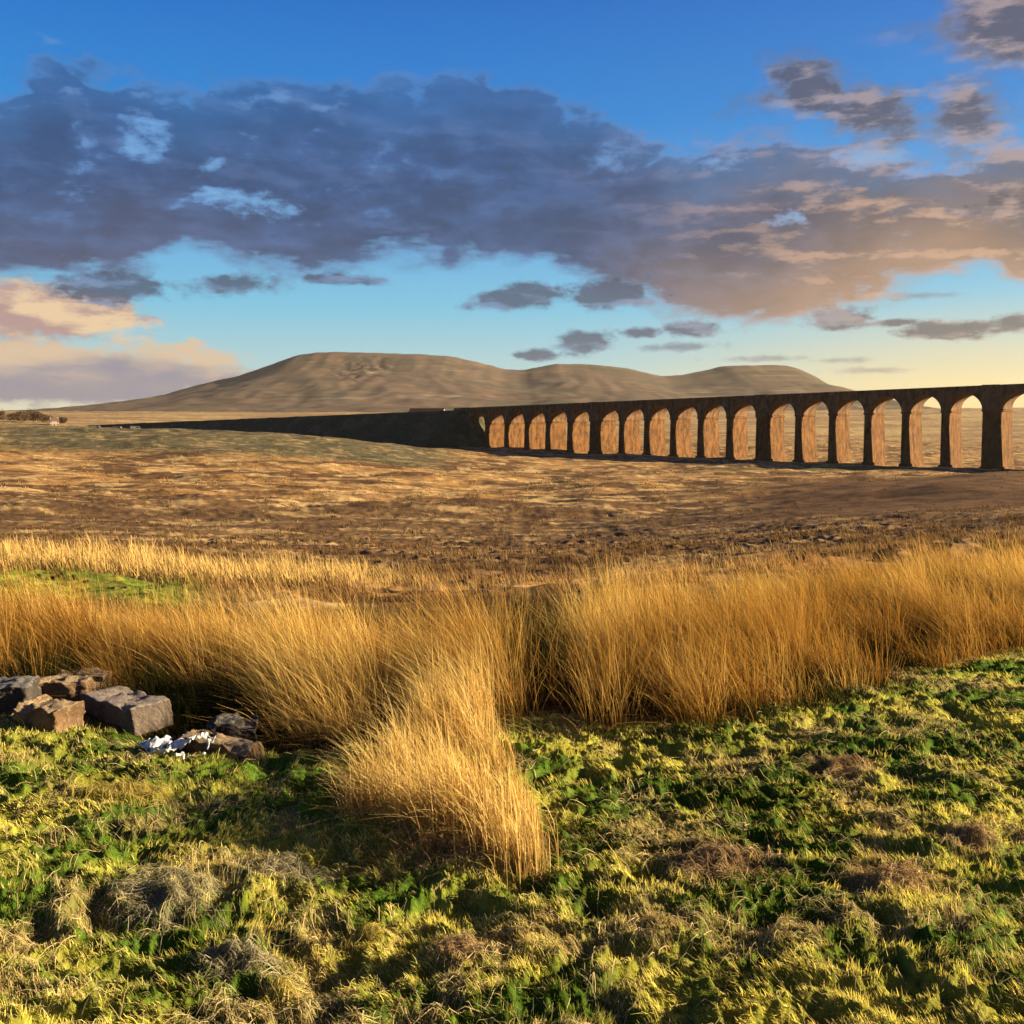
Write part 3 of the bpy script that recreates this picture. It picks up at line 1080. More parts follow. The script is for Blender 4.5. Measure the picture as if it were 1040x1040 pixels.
def build_rushes():
    # the belt of tall wind-combed rushes behind the mossy ground, grown as many tussocks
    nt_ = 3400
    px = rng.uniform(-420, 1480, nt_)
    dm = np.interp(px, [-400, 0, 200, 430, 500, 600, 800, 1500], [3.6, 3.4, 3.0, 2.8, 2.8, 4.8, 6.5, 7.0])
    d = dm * rng.random(nt_) ** 1.2
    e = edge_y(px)
    Y = e + d
    x = (px - 520) / 1000 * Y
    cl = fbm(x * 0.9, Y * 1.7, 210, 4, 0.6)
    keep = smooth(-0.10, 0.20, cl) + 0.06
    # the dark parting between the two big clumps, and the hollow behind the stones
    gap = np.exp(-((px - 556) / 54) ** 6)
    keep *= 1 - 0.98 * gap
    keep *= 1 - 0.97 * smooth(335, 275, px) * smooth(150, 190, px) * smooth(1.35, 0.95, d)
    keep *= 1 - smooth(260, 200, px) * smooth(0.7, 0.5, d)
    keep *= 1 - 0.85 * smooth(560, 640, px) * smooth(700, 640, px) * smooth(0.7, 0.3, d)
    k = rng.random(nt_) < keep
    px, d, Y, x, cl = px[k], d[k], Y[k], x[k], cl[k]
    m = len(px)
    H = (0.58 + 0.34 * cl + rng.normal(0, 0.15, m)) * np.interp(px, [-400, 0, 160, 300, 420, 520, 620, 800, 950, 1040, 1400], [1.0, 1.0, 0.90, 0.92, 1.06, 1.04, 0.94, 0.90, 0.84, 0.82, 0.85])
    H *= 1 - np.interp(px, [0, 480, 640, 900], [0.36, 0.34, 0.20, 0.10]) * smooth(0.8, 3.2, d)
    H = np.clip(H * (0.66 + 0.34 * smooth(0.0, 0.8, d)), 0.16, 1.15)
    LA = math.pi + 0.2 + rng.normal(0, 0.25, m)
    LM = np.interp(px, [500, 560, 600, 680, 800], [1, 0.2, 0.15, 0.6, 1]) * np.clip(0.40 + 0.18 * perlin(x * 0.7, Y * 0.7, 222) + rng.normal(0, 0.14, m), 0.05, 0.8)
    tone = np.clip(0.45 + 1.3 * fbm(x * 0.5, Y * 0.5, 225, 3) + rng.normal(0, .25, m), 0, 1)
    rad = rng.uniform(0.05, 0.13, m)
    cnt = rng.integers(60, 150, m)
    t = np.repeat(np.arange(m), cnt)
    n = len(t)
    u = rng.normal(0, 1, (n, 2))
    bx = x[t] + u[:, 0] * rad[t]
    by = Y[t] + u[:, 1] * rad[t]
    z = terrain(bx, by, 0.02)
    L = H[t] * rng.uniform(0.45, 1.15, n)
    lx = np.cos(LA[t]) * LM[t] + u[:, 0] * 0.15 + rng.normal(0, 0.15, n)
    ly = np.sin(LA[t]) * LM[t] + u[:, 1] * 0.15 + rng.normal(0, 0.15, n)
    # broken stems hang over
    br = rng.random(n) < 0.20
    lx = np.where(br, lx * 1.0 + rng.normal(0, 0.5, n), lx)
    ly = np.where(br, ly + rng.normal(0, 0.4, n), ly)
    lm = np.hypot(lx, ly)
    f = np.minimum(1, 0.93 / np.maximum(lm, 1e-3))
    lean = np.stack([lx * f, ly * f, np.where(br, -0.5, -0.15 * lm)], 1)
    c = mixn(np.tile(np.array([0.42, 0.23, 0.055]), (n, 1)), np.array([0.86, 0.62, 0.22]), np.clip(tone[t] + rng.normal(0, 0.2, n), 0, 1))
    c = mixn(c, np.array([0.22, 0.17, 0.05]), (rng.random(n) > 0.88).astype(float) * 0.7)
    foot = c * np.array([0.24, 0.19, 0.15])  # browner foot, darkened further to imitate self-shade at the clump base
    w = rng.uniform(0.0022, 0.0062, n) * (0.55 + 0.06 * by)
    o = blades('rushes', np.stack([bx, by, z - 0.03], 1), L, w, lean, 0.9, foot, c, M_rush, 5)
    tag(o, 'belt of tall golden rushes combed to the left by the wind', 'rushes', kind='stuff')
    print('rush blades', n)


build_rushes()


def build_sedge(count=120000):
    # low dark green sedge along the foot of the rushes, in the parting and in the hollow behind the stones
    px = rng.uniform(-420, 1480, count)
    d = rng.normal(0.15, 0.45, count) + np.where(np.abs(px - 550) < 45, rng.uniform(0, 3.6, count), 0) + rng.uniform(0, 0.5, count)
    Y = edge_y(px) + d
    x = (px - 520) / 1000 * Y
    keep = smooth(-0.3, 0.4, fbm(x * 2.2, Y * 2.2, 240, 3) + 0.1) * smooth(-0.6, -0.1, d)
    keep = np.maximum(keep, smooth(345, 320, px) * smooth(120, 190, px) * smooth(-0.35, -0.1, d))
    keep = np.maximum(keep, (np.abs(px - 550) < 45).astype(float))
    keep *= 1 - 0.8 * smooth(850, 980, px)
    k = rng.random(count) < keep
    x, Y = x[k], Y[k]
    n = len(x)
    L = rng.uniform(0.05, 0.30, n) * (0.7 + 0.7 * fbm(x * 3, Y * 3, 241, 2)) * (0.6 + 0.6 * smooth(0.0, 0.5, Y - edge_y(520 + 1000 * x / Y)))
    ang = math.pi + rng.normal(0, 1.1, n)
    lm = rng.uniform(0.1, 0.85, n)
    lean = np.stack([np.cos(ang) * lm, np.sin(ang) * lm, -0.3 * lm], 1)
    c = mixn(np.tile(np.array([0.018, 0.028, 0.009]), (n, 1)), np.array([0.075, 0.060, 0.018]), rng.random(n) ** 2)  # near-black tone also stands in for shade under rushes and in parting
    L = L * (1 + 0.9 * (np.abs(520 + 1000 * x / Y - 550) < 40) * smooth(0.3, 0.9, Y - 5.5))
    o = blades('sedge', np.stack([x, Y, terrain(x, Y, 0.012) - 0.01], 1), L, rng.uniform(0.003, 0.006, n), lean, 0.7, c * .6, c, M_dead, 4)
    tag(o, 'low dark green sedge along the foot of the golden rushes', 'sedge', kind='stuff')


build_sedge()


def build_moor_grass():
    # bents, heather and rush tufts over the open moor, thinning out with distance
    count = 330000
    Y = np.exp(rng.uniform(math.log(11.0), math.log(330.0), count))
    px = rng.uniform(-330, 1370, count)
    x = (px - 520) / 1000 * Y
    cl = fbm(x / (0.5 + Y * .02), Y / (0.6 + Y * .03), 230, 4)
    left = smooth(470, 330, px + 60 * perlin(x * .3, Y * .3, 231)) * smooth(18.0, 19.5, Y) * smooth(29, 25, Y)
    keep = np.maximum(smooth(-0.25, 0.35, cl) * np.where(Y < 60, 1.0, 0.55), left)
    bank = moss_mask(x, Y)
    keep *= 1 - 0.95 * bank
    keep *= 1 - 0.9 * rise_mask(x, Y)
    k = rng.random(count) < keep
    x, Y, px, cl, left = x[k], Y[k], px[k], cl[k], left[k]
    n = len(x)
    rr = np.hypot(x, Y)
    z = terrain(x, Y, np.where(rr > 60, rr * 0.004, rr * .0022))
    root = np.stack([x, Y, z - 0.03], 1)
    L = (0.17 + 0.10 * np.clip(cl, -1, 1)) * rng.uniform(0.5, 1.4, n)
    L = L * (1 + 1.2 * left) * (1 + 0.5 * smooth(60, 250, Y))
    ang = math.pi + rng.normal(0, 0.7, n)
    lm = np.clip(rng.normal(0.35, 0.2, n), 0, 0.9)
    lean = np.stack([np.cos(ang) * lm, np.sin(ang) * lm, np.zeros(n)], 1)
    c = zone_color(x, Y) * rng.uniform(0.75, 1.55, n)[:, None]
    gold = np.array([0.58, 0.40, 0.15]) * rng.uniform(0.8, 1.2, n)[:, None]
    c = c + (gold - c) * (left * 0.9)[:, None]
    w = rng.uniform(0.0006, 0.0013, n) * Y + 0.003
    o = blades('moor_grass', root, L, w, lean, 0.5, c * 0.55, c * 1.1, M_dead, 3)
    tag(o, 'dry bents and heather tufts scattered over the open moor', 'grass', kind='stuff')


build_moor_grass()


def at_ground(px, py, z0=-1.63):
    """the spot of open near ground seen at a photo pixel"""
    Y = z0 / (HOR - py) * 1000
    for _ in range(6):
        X = (px - 520) / 1000 * Y
        zz = float(base_z(np.array([X]), np.array([Y]))[0])
        Y = zz / (HOR - py) * 1000
    return (px - 520) / 1000 * Y, Y, zz


def big_tussock():
    X, Y0, zz = at_ground(470, 868)
    o = empty('grass_tussock', (X, Y0, zz))
    parts = [(368, 832, .30, .42), (392, 822, .38, .38), (420, 842, .34, .40), (448, 856, .34, .34), (476, 852, .36, .28), (505, 872, .30, .26),
             (534, 890, .24, .12), (410, 800, .38, .34), (446, 812, .38, .30), (486, 824, .34, .22), (524, 848, .28, .14), (436, 774, .46, .34),
             (470, 768, .50, .32), (500, 790, .36, .24), (452, 745, .62, .38), (488, 748, .60, .32)]
    for_x, for_y, Ls, lms, offs = [], [], [], [], []
    for qx, qy, hh, ll in parts:
        ax, ay, _ = at_ground(qx, qy)
        kk = int(rng.integers(330, 480))
        for_x.append(ax + rng.normal(0, 0.055, kk)); for_y.append(ay + 0.03 + rng.normal(0, 0.06, kk))
        Ls.append(np.full(kk, hh)); lms.append(np.full(kk, ll)); offs.append(np.full(kk, rng.normal(0, 0.3)))
    x, y, hh, ll, of = [np.concatenate(v) for v in (for_x, for_y, Ls, lms, offs)]
    n = len(x)
    z = terrain(x, y)
    z += 0.06 * np.exp(-((x - X) / 0.25) ** 2 - ((y - Y0 - 0.1) / 0.2) ** 2)
    L = hh * rng.uniform(0.5, 1.35, n)
    ang = math.pi + 0.1 + of + rng.normal(0, 0.7, n)
    lm = np.clip(ll + rng.normal(0, 0.26, n), 0.03, 0.93)
    flop = rng.random(n) < 0.28
    ang = np.where(flop, rng.uniform(-np.pi, np.pi, n), ang)
    lm = np.where(flop, rng.uniform(0.5, 0.93, n), lm)
    L = np.where(flop, L * 0.7, L)
    lean = np.stack([np.cos(ang) * lm, np.sin(ang) * lm, np.where(flop, -0.8, -0.25)], 1)
    c = mixn(np.tile(np.array([0.58, 0.40, 0.14]), (n, 1)), np.array([0.88, 0.70, 0.31]), rng.random(n))
    w = rng.uniform(0.0024, 0.0046, n)
    blades('stems', np.stack([x, y, z - 0.01], 1), L, w, lean, 0.7, c * np.array([.5, .42, .34]), c, M_rush, 5, parent=o, origin=(X, Y0, zz))
    # dead litter at its foot
    n = 1500
    x = X + rng.normal(0, 0.2, n)
    y = Y0 - 0.04 + rng.normal(0, 0.09, n)
    z = terrain(x, y) + 0.02 * rng.random(n)
    ang = rng.uniform(-np.pi, np.pi, n)
    lm = rng.uniform(0.7, 0.96, n)
    lean = np.stack([np.cos(ang) * lm, np.sin(ang) * lm, -0.2 * np.ones(n)], 1)
    c = mixn(np.tile(np.array([0.20, 0.13, 0.06]), (n, 1)), np.array([0.36, 0.25, 0.13]), rng.random(n))
    blades('litter', np.stack([x, y, z], 1), rng.uniform(0.05, 0.16, n), rng.uniform(.002, .004, n), lean, 0.8, c * .6, c, M_dead, 4, parent=o, origin=(X, Y0, zz))
    tag(o, 'large straw-gold grass tussock leaning left, alone in front of the rush belt', 'tussock')


big_tussock()


def matted(px, py, wid, dep, hump, n, tone, label, head=0.0, fan=0.7):
    """a low mound of flattened dead grass lying over the moss"""
    X, Y0, zz = at_ground(px, py)
    n = int(n * 0.6)
    hump *= 0.45
    x = X + rng.normal(0, wid * 0.40, n)
    y = Y0 + rng.normal(0, dep * 0.40, n)
    surf = lambda a, b: terrain(a, b, 0.006) + hump * np.exp(-1.5 * (((a - X) / wid) ** 2 + ((b - Y0) / dep) ** 2)) * (0.6 + 0.7 * perlin(a * 11, b * 11, 301))
    hd = head + fan * 1.6 * fbm((x - X) * 3.2, (y - Y0) * 3.2, 300 + int(px), 2) + rng.normal(0, 0.5, n)
    P, side = draped(x, y, rng.uniform(0.06, 0.18, n) * (0.5 + wid * 2.0), hd, rng.normal(0.5, 1.6, n), surf, rng.uniform(0.004, 0.03, n) * rng.random(n))
    a, b = np.array(tone[0]), np.array(tone[1])
    c = mixn(np.tile(a, (n, 1)), b, rng.random(n) ** 1.2) * rng.uniform(0.7, 1.25, n)[:, None]
    o = ribbons('dead_grass_mound', P, side, rng.uniform(0.0016, 0.0032, n), c * .75, c, M_dead, origin=(X, Y0, zz))
    o.location = (X, Y0, zz)
    tag(o, label, 'dead grass', 'mounds of dead grass lying on the moss')


GREY = ((0.26, 0.23, 0.12), (0.62, 0.56, 0.40))
TAN = ((0.30, 0.18, 0.09), (0.74, 0.56, 0.32))
YEL = ((0.34, 0.27, 0.06), (0.68, 0.56, 0.18))
matted(160, 918, 0.24, 0.20, 0.05, 2200, GREY, 'wide grey mound of combed dead grass, leftmost of the big ones below the stones', -0.4)
matted(285, 892, 0.20, 0.16, 0.045, 1500, GREY, 'flat straggly grey dead grass, left of the foot of the big gold tussock', 0.3)
matted(455, 975, 0.11, 0.09, 0.06, 900, TAN, 'small pinkish straw mound directly below the big gold tussock', -0.6)
matted(362, 958, 0.08, 0.07, 0.07, 700, YEL, 'pale yellow woolly tuft between the small straw mound and the grey one', 0.8)
matted(232, 985, 0.16, 0.10, 0.05, 1100, GREY, 'grey-white tangled grass near the bottom edge, below the wide grey mound', 0.2)
matted(282, 1022, 0.08, 0.08, 0.09, 800, YEL, 'bright upright yellow tuft at the bottom edge beside grey tangled grass', 1.2)
matted(740, 885, 0.26, 0.17, 0.045, 2000, TAN, 'broad brown tangle of curled dead grass right of the big gold tussock', 2.8)
matted(905, 895, 0.17, 0.13, 0.07, 1400, TAN, 'rounded brown dome of dead grass right of the broad brown tangle', -2.4)
matted(985, 862, 0.13, 0.11, 0.06, 900, TAN, 'brown dead-grass hump rising at the right edge above the rounded dome', -2.6)
matted(120, 812, 0.26, 0.16, 0.05, 1500, YEL, 'creamy straw patch of dead grass just below the torn white scrap', -0.5)
matted(860, 785, 0.22, 0.12, 0.05, 1100, TAN, 'thin tan dead-grass ridge on the moss just below the right half of the rushes', 3.0)


# ------------------------------------------------------------------ squared stones in the hollow at the left
def rock(name, px, py, size, yaw, label, mat, tilt=(0, 0), seed=0, rough=0.035, lift=0.0, chips=0.0):
    X, Y, zz = at_ground(px, py)
    bm = bmesh.new()
    bmesh.ops.create_cube(bm, size=1.0)
    bmesh.ops.subdivide_edges(bm, edges=bm.edges[:], cuts=22, use_grid_fill=True)
    sx, sy, sz = size
    co = np.array([v.co[:] for v in bm.verts])
    # wear the arrises off, then roughen
    p = np.abs(co) * 2
    s = np.sort(p, axis=1)
    wear = smooth(0.90, 1.0, s[:, 1]) * (0.022 + 0.03 * (fbm(co[:, 0] * 5 + seed, co[:, 1] * 5 + co[:, 2] * 4, 310, 2)))
    co = co * (1 - wear)[:, None]
    co = co * np.array(size)
    co[:, 2] += sz / 2
    m = min(size)
    nx = fbm(co[:, 1] * 7 + seed, co[:, 2] * 9, 320, 5, 0.6)
    ny = fbm(co[:, 0] * 7 + seed, co[:, 2] * 9, 324, 5, 0.6)
    nz = fbm(co[:, 0] * 7 + seed, co[:, 1] * 9, 328, 5, 0.6)
    d = np.stack([nx, ny, nz], 1)
    co = co + d * rough * 0.48 * np.array([1, 1, 0.8])
    if chips:
        cut = smooth(0.15, 0.5, fbm(co[:, 0] * 6 + seed, co[:, 1] * 6, 331, 3))
        co[:, 2] -= cut * chips * smooth(0.4, 1.0, co[:, 2] / sz)
    co[:, 0] *= 1 - 0.10 * smooth(0, 1, co[:, 2] / sz)
    for v, c in zip(bm.verts, co):
        v.co = c
    for e in bm.edges: e.smooth = True
    o = bm_object(name, bm, mat, smooth_shade=True)
    o.location = (X, Y, zz - 0.03 + lift)
    o.rotation_euler = (tilt[0], tilt[1], yaw)
    tag(o, label, 'stone', 'squared stones lying in the hollow')
    return o


M_s1 = stone_material('stone_lilac', (0.075, 0.058, 0.050), (0.14, 0.108, 0.094), (0.40, 0.34, 0.33), 0.3)
M_s2 = stone_material('stone_brown', (0.09, 0.052, 0.030), (0.20, 0.125, 0.070), (0.44, 0.35, 0.24), 0.4)
M_s3 = stone_material('stone_dark', (0.035, 0.030, 0.028), (0.075, 0.062, 0.055), (0.26, 0.26, 0.27), 0.45)
rock('stone_block', 127, 727, (0.56, 0.27, 0.155), -0.60, 'long squared slab with a flat lilac-grey top, largest of the stones', M_s1, (0.0, 0.02), 1.0, 0.022, -0.01, 0.02)
rock('stone_block', 50, 737, (0.31, 0.22, 0.165), -0.30, 'brown block with chipped cream top and warm right end, left of the lilac slab', M_s2, (0.05, 0.04), 4.0, 0.03, 0, 0.03)
rock('stone_block', 66, 716, (0.36, 0.22, 0.16), 0.12, 'reddish broken block lying behind the cream-topped brown block', M_s2, (-0.03, -0.02), 7.0, 0.045, 0.03, 0.05)
rock('stone_block', 8, 722, (0.36, 0.24, 0.20), 0.1, 'dark lichen-flecked stone at the left edge of the photo', M_s3, (0.04, -0.06), 9.0, 0.04)
rock('stone_block', 222, 765, (0.48, 0.15, 0.115), -0.35, 'long low dark stone with a warm lit right end, in front of the others', M_s2, (0.02, 0.06), 12.0, 0.035, -0.01, 0.03)
rock('stone_block', 236, 741, (0.26, 0.15, 0.10), 0.4, 'small dark rubble stone behind the long low stone', M_s3, (0.1, 0.1), 15.0, 0.05, 0, 0.03)
rock('stone_block', 84, 706, (0.36, 0.18, 0.16), 0.05, 'thin pale-edged slab showing behind the left end of the lilac slab', M_s2, (0.08, -0.03), 21.0, 0.03, 0.015, 0.02)


def white_scrap():
    X, Y, zz = at_ground(178, 768)
    nu, nv = 60, 22
    U, Vv = np.meshgrid(np.linspace(-1, 1, nu), np.linspace(0, 1, nv), indexing='ij')
    u, v = U.ravel(), Vv.ravel()
    wid, hei = 0.205, 0.11
    tap = 0.25 + 0.75 * smooth(-1, -0.1, u)
    x = u * wid
    y = (v - 0.5) * 0.26 * tap - 0.05 * u + 0.02 * fbm(u * 3, v * 2, 340, 4)
    z = terrain(X + x, Y + y, 0.02) - zz + 0.055 + 0.020 * fbm(u * 4, v * 3 + 5, 345, 4) + 0.06 * v * tap
    nvv = nv
    i = np.arange(nu - 1)[:, None] * nvv
    j = np.arange(nvv - 1)[None, :]
    q = np.stack([i + j, i + nvv + j, i + nvv + j + 1, i + j + 1], -1).reshape(-1, 4)
    cu = (u[q].mean(1), v[q].mean(1))
    # torn gaps, widest at the right where it is in strips
    keep = perlin(cu[0] * 3.2 + 3, cu[1] * 2.2, 350) < 0.22
    keep &= ~((np.abs(cu[0] - 0.52) < 0.07) | (np.abs(cu[0] - 0.80) < 0.06) & (cu[1] < 0.95))
    keep &= ~((cu[0] > 0.88) & (cu[1] > 0.7))
    q = q[keep]
    m, o_ = new_mat('white_plastic')
    p = coords('Object')
    principled(o_, mixc(sstep(0.4, 0.7, noise(p, 22, 4)), (0.62, 0.64, 0.68), (0.36, 0.38, 0.43)), 0.45, None, 0.4)
    o = quads('scrap_sheet', np.stack([x, y, z], 1), q, m)
    md = o.modifiers.new('thickness', 'SOLIDIFY')
    md.thickness = 0.002
    o.location = (X, Y, zz)
    tag(o, 'torn ragged white scrap lying flat on the turf by the long low stone', 'scrap')


white_scrap()


# ------------------------------------------------------------------ far left: copse, cottage, vans, barn
def spot(px, Y):
    X = (px - 520) / 1000 * Y
    return X, Y, float(terrain(np.array([X]), np.array([float(Y)]), 4.0)[0])


M_bark = flat_material('bark', (0.06, 0.045, 0.035), (0.11, 0.085, 0.06), 3.0)
M_leaf = flat_material('winter_twigs', (0.045, 0.032, 0.02), (0.10, 0.06, 0.035), 0.6)


def make_tree(px, Y, h, wdt, seed):
    r_ = np.random.default_rng(seed)
    X, Y, z = spot(px, Y)
    o = empty('copse_tree', (X, Y, z))
    bm = bmesh.new()

    def limb(a, b, ra, rb):
        a, b = Vector(a), Vector(b)
        d = (b - a).normalized()
        s = d.orthogonal().normalized()
        t = d.cross(s)
        r1 = [bm.verts.new(a + (s * math.cos(k * math.pi / 3) + t * math.sin(k * math.pi / 3)) * ra) for k in range(6)]
        r2 = [bm.verts.new(b + (s * math.cos(k * math.pi / 3) + t * math.sin(k * math.pi / 3)) * rb) for k in range(6)]
        for k in range(6):
            bm.faces.new((r1[k], r1[(k + 1) % 6], r2[(k + 1) % 6], r2[k]))
    limb((0, 0, -0.5), (0.1, 0, h * 0.45), 0.22, 0.14)
    limb((0.1, 0, h * 0.45), (0.0, 0.1, h * 0.9), 0.14, 0.04)
    ends = []
    for k in range(7):
        a = r_.uniform(0, 6.28)
        z0 = h * r_.uniform(0.25, 0.6)
        e = (math.cos(a) * wdt * r_.uniform(0.5, 0.9), math.sin(a) * wdt * r_.uniform(0.5, 0.9), z0 + h * r_.uniform(0.2, 0.38))
        limb((0.05, 0, z0), e, 0.08, 0.025)
        ends.append(e)
    bm_object('trunk', bm, M_bark, o)
    n = 2600
    cen = np.array(ends + [(0, 0, h * 0.85), (0, 0, h * 0.65), (wdt * .4, 0, h * .35), (-wdt * .4, 0, h * .33)])
    p = cen[r_.integers(0, len(cen), n)] + r_.normal(0, 1, (n, 3)) * np.array([wdt * .26, wdt * .26, h * 0.11])
    s = r_.uniform(0.22, 0.55, n)
    d1 = r_.normal(size=(n, 3)); d1 /= np.linalg.norm(d1, axis=1)[:, None]
    d2 = np.cross(d1, r_.normal(size=(n, 3))); d2 /= np.linalg.norm(d2, axis=1)[:, None]
    v = np.stack([p - d1 * s[:, None], p - d2 * s[:, None] * .6, p + d1 * s[:, None], p + d2 * s[:, None] * .6], 1).reshape(-1, 3)
    quads('crown', v, np.arange(n * 4).reshape(-1, 4), M_leaf, parent=o)
    tag(o, 'small dark tree in the copse on the far left skyline', 'tree', 'trees of the far copse')


for i, (px, Y, h, w) in enumerate([(-14, 980, 11, 7), (2, 960, 10, 6), (13, 1000, 8, 7), (22, 930, 11, 6), (30, 985, 13, 7), (38, 950, 11, 6), (46, 990, 8, 6), (63, 960, 6, 4), (-30, 940, 11, 7), (-46, 960, 10, 6)]):
    make_tree(px, Y, h, w, 400 + i)


def house(name, px, Y, size, yaw, wallm, roofm, label, cat, wins, zoff=0.0, chimney=True):
    X, Y, z = spot(px, Y)
    o = empty(name, (X, Y, z + zoff), yaw)
    L, D, H = size
    bm = bmesh.new()
    rh = D * 0.38
    pr = [(-D / 2, -0.8), (D / 2, -0.8), (D / 2, H), (0, H + rh - 0.1), (-D / 2, H)]
    a = [bm.verts.new((-L / 2, y, zz)) for y, zz in pr]
    b = [bm.verts.new((L / 2, y, zz)) for y, zz in pr]
    bm.faces.new(a); bm.faces.new(b)
    for k in range(5):
        bm.faces.new((a[k], a[(k + 1) % 5], b[(k + 1) % 5], b[k]))
    bm_object('wall', bm, wallm, o)
    bm = bmesh.new()
    for s in (-1, 1):
        y0, z0 = s * (D / 2 + 0.35), H - 0.25
        add_hexa(bm, [(-L / 2 - .3, y0, z0), (L / 2 + .3, y0, z0), (L / 2 + .3, 0, H + rh), (-L / 2 - .3, 0, H + rh),
                      (-L / 2 - .3, y0, z0 + .22), (L / 2 + .3, y0, z0 + .22), (L / 2 + .3, 0, H + rh + .22), (-L / 2 - .3, 0, H + rh + .22)])
    roof = bm_object('roof', bm, roofm, o)
    if chimney:
        for s in (-1, 1):
            bm = bmesh.new()
            x0 = s * (L / 2 - 0.7)
            add_hexa(bm, [(x0 - .4, -.35, H + rh - .5), (x0 + .4, -.35, H + rh - .5), (x0 + .4, .35, H + rh - .5), (x0 - .4, .35, H + rh - .5),
                          (x0 - .4, -.35, H + rh + 1.1), (x0 + .4, -.35, H + rh + 1.1), (x0 + .4, .35, H + rh + 1.1), (x0 - .4, .35, H + rh + 1.1)])
            bm_object('chimney', bm, wallm, roof)
    for kind, x0, z0, w, h in wins:
        bm = bmesh.new()
        add_hexa(bm, [(x0 - w / 2, -D / 2 - .05, z0), (x0 + w / 2, -D / 2 - .05, z0), (x0 + w / 2, -D / 2 + .1, z0), (x0 - w / 2, -D / 2 + .1, z0),
                      (x0 - w / 2, -D / 2 - .05, z0 + h), (x0 + w / 2, -D / 2 - .05, z0 + h), (x0 + w / 2, -D / 2 + .1, z0 + h), (x0 - w / 2, -D / 2 + .1, z0 + h)])
        bm_object(kind, bm, M_dark, o)
    tag(o, label, cat)


M_white = flat_material('limewash', (0.30, 0.22, 0.17), (0.40, 0.31, 0.24), 0.8)
M_slate = flat_material('slate', (0.09, 0.07, 0.065), (0.15, 0.11, 0.10), 1.5)
M_tile = flat_material('red_brown_roofing', (0.07, 0.028, 0.020), (0.11, 0.045, 0.028), 0.7)
M_dark = flat_material('dark_openings', (0.02, 0.02, 0.022), (0.04, 0.04, 0.045), 1.0, 0.3, 0.5)
M_barn = flat_material('barn_wall', (0.30, 0.24, 0.18), (0.42, 0.34, 0.26), 0.6)
house('cottage', 55, 900, (7.5, 6, 4.8), 0.5, M_white, M_slate, 'small pale cottage at the right end of the far copse', 'cottage',
      [('door', 0, 0, 1.0, 2.0), ('window', -2.8, 0.9, 1.1, 1.1), ('window', 2.8, 0.9, 1.1, 1.1), ('window', -2.8, 3.3, 1.0, 1.0), ('window', 2.8, 3.3, 1.0, 1.0)], -1.0)
house('barn', 434, 830, (30, 9, 4.0), -0.25, M_barn, M_tile, 'long low barn with red-brown roof behind the dark embankment', 'barn',
      [('door', -6, 0, 2.6, 3.0), ('window', 4, 1.2, 1.4, 1.2), ('window', 10, 1.2, 1.4, 1.2)], 17.6, False)

M_van = flat_material('van_paint', (0.13, 0.12, 0.11), (0.19, 0.18, 0.17), 1.0, 0.4, 0.5)
M_tyre = flat_material('tyre', (0.02, 0.02, 0.02), (0.04, 0.04, 0.04), 6.0)


def make_van(px, Y, yaw, label):
    X, Y, z = spot(px, Y)
    o = empty('parked_van', (X, Y, z), yaw)
    bm = bmesh.new()
    pr = [(-2.5, .45), (2.5, .45), (2.55, 1.1), (1.75, 1.3), (1.2, 2.15), (-2.45, 2.2)]
    a = [bm.verts.new((x, -.95, zz)) for x, zz in pr]
    b = [bm.verts.new((x, .95, zz)) for x, zz in pr]
    bm.faces.new(a); bm.faces.new(b)
    for k in range(6):
        bm.faces.new((a[k], a[(k + 1) % 6], b[(k + 1) % 6], b[k]))
    bmesh.ops.bevel(bm, geom=bm.edges[:], offset=0.07, segments=2, affect='EDGES')
    bm_object('body', bm, M_van, o)
    bm = bmesh.new()
    add_hexa(bm, [(.2, -.97, 1.3), (1.5, -.97, 1.3), (1.5, .97, 1.3), (.2, .97, 1.3), (.2, -.97, 1.95), (1.15, -.97, 1.95), (1.15, .97, 1.95), (.2, .97, 1.95)])
    bm_object('side_window', bm, M_dark, o)
    for x0 in (-1.6, 1.6):
        for y0 in (-.85, .85):
            bm = bmesh.new()
            bmesh.ops.create_cone(bm, cap_ends=True, segments=20, radius1=.34, radius2=.34, depth=.24)
            w = bm_object('wheel', bm, M_tyre, o)
            w.rotation_euler = (math.radians(90), 0, 0)
            w.location = (x0, y0, .34)
    tag(o, label, 'van', 'pale vehicles below the embankment')


make_van(98, 470, 0.2, 'pale van below the far embankment, nearest the pale cottage')
make_van(120, 466, 0.1, 'pale van below the far embankment, middle one of three')
make_van(138, 462, 0.3, 'pale van below the far embankment, farthest from the cottage')


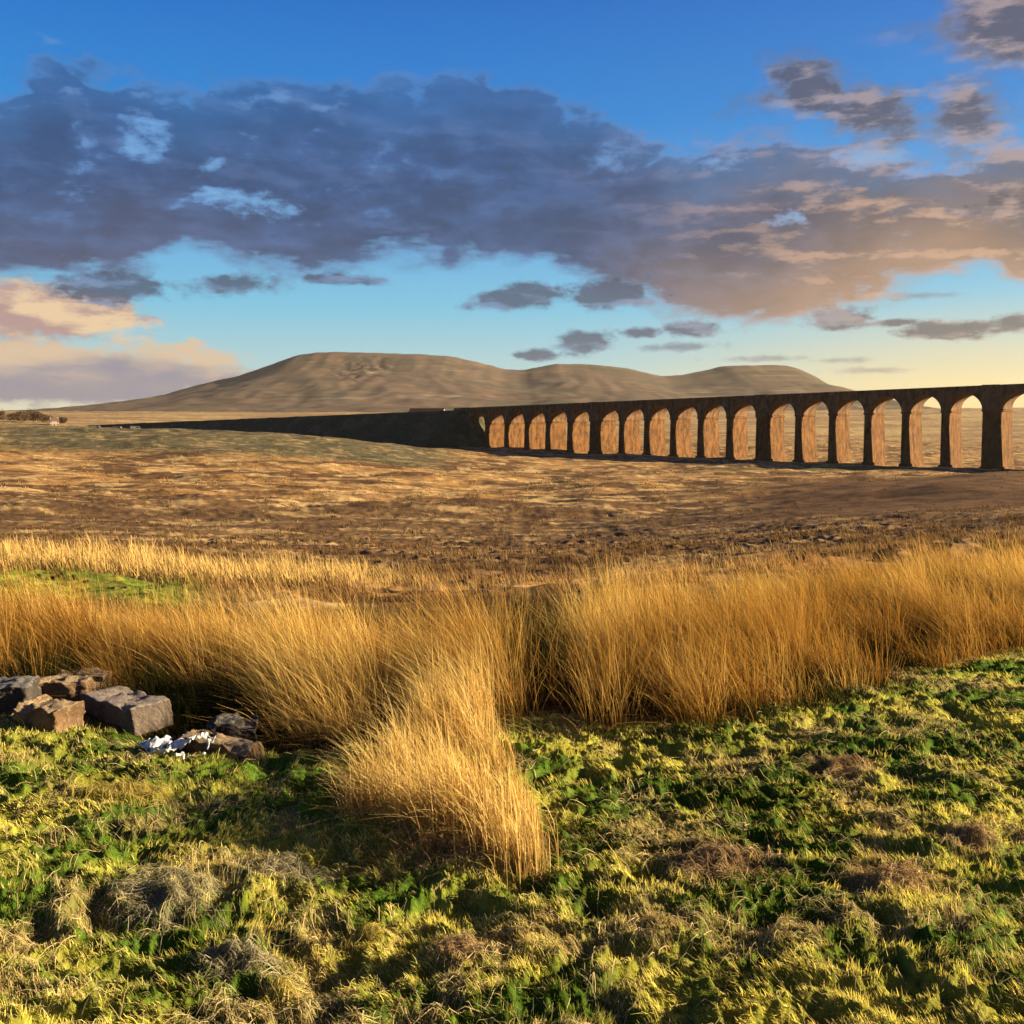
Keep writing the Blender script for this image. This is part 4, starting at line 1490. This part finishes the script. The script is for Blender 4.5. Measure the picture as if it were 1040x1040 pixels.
def shrub():
    X, Y, zz = spot(570, 235)
    o = empty('shrub', (X, Y, zz))
    n = 1600
    p = rng.normal(0, 1, (n, 3)) * np.array([1.6, 1.2, 0.5])
    p[:, 2] = np.abs(p[:, 2]) * 0.9 + 0.15
    s = rng.uniform(0.05, 0.13, n)
    d1 = rng.normal(size=(n, 3)); d1 /= np.linalg.norm(d1, axis=1)[:, None]
    d2 = np.cross(d1, rng.normal(size=(n, 3))); d2 /= np.linalg.norm(d2, axis=1)[:, None]
    v = np.stack([p - d1 * s[:, None], p - d2 * s[:, None] * .6, p + d1 * s[:, None], p + d2 * s[:, None] * .6], 1).reshape(-1, 3)
    quads('foliage', v, np.arange(n * 4).reshape(-1, 4), flat_material('dark_gorse', (0.03, 0.035, 0.015), (0.07, 0.065, 0.025), 2.0), parent=o)
    bm = bmesh.new()
    for k in range(6):
        a = k * 1.05
        b = Vector((math.cos(a) * 1.0, math.sin(a) * 0.8, 0.55))
        s_ = Vector((0.03, 0, 0)); t_ = Vector((0, 0.03, 0))
        c0 = Vector((0.1 * math.cos(a), 0.1 * math.sin(a), -0.1))
        add_hexa(bm, [c0 - s_ - t_, c0 + s_ - t_, c0 + s_ + t_, c0 - s_ + t_, b - s_ * .4 - t_ * .4, b + s_ * .4 - t_ * .4, b + s_ * .4 + t_ * .4, b - s_ * .4 + t_ * .4])
    bm_object('stem', bm, M_bark, o)
    tag(o, 'low dark shrub alone on the open moor before the viaduct', 'shrub')


shrub()


# ------------------------------------------------------------------ haze
if HAZE > 0:
    bm = bmesh.new()
    x0, x1, y0, y1, z0, z1 = -9800, 9800, -9800, 9800, -60, 440
    add_hexa(bm, [(x0, y0, z0), (x1, y0, z0), (x1, y1, z0), (x0, y1, z0), (x0, y0, z1), (x1, y0, z1), (x1, y1, z1), (x0, y1, z1)])
    m, o_ = new_mat('evening_haze')
    v = N.tree.nodes.new('ShaderNodeVolumePrincipled')
    v.inputs['Color'].default_value = (0.95, 0.86, 0.74, 1)
    v.inputs['Density'].default_value = HAZE
    v.inputs['Anisotropy'].default_value = 0.45
    N.tree.links.new(v.outputs[0], o_.inputs['Volume'])
    hz = bm_object('haze', bm, m)
    tag(hz, 'thin warm evening haze over the moor and fell', 'haze', kind='stuff')
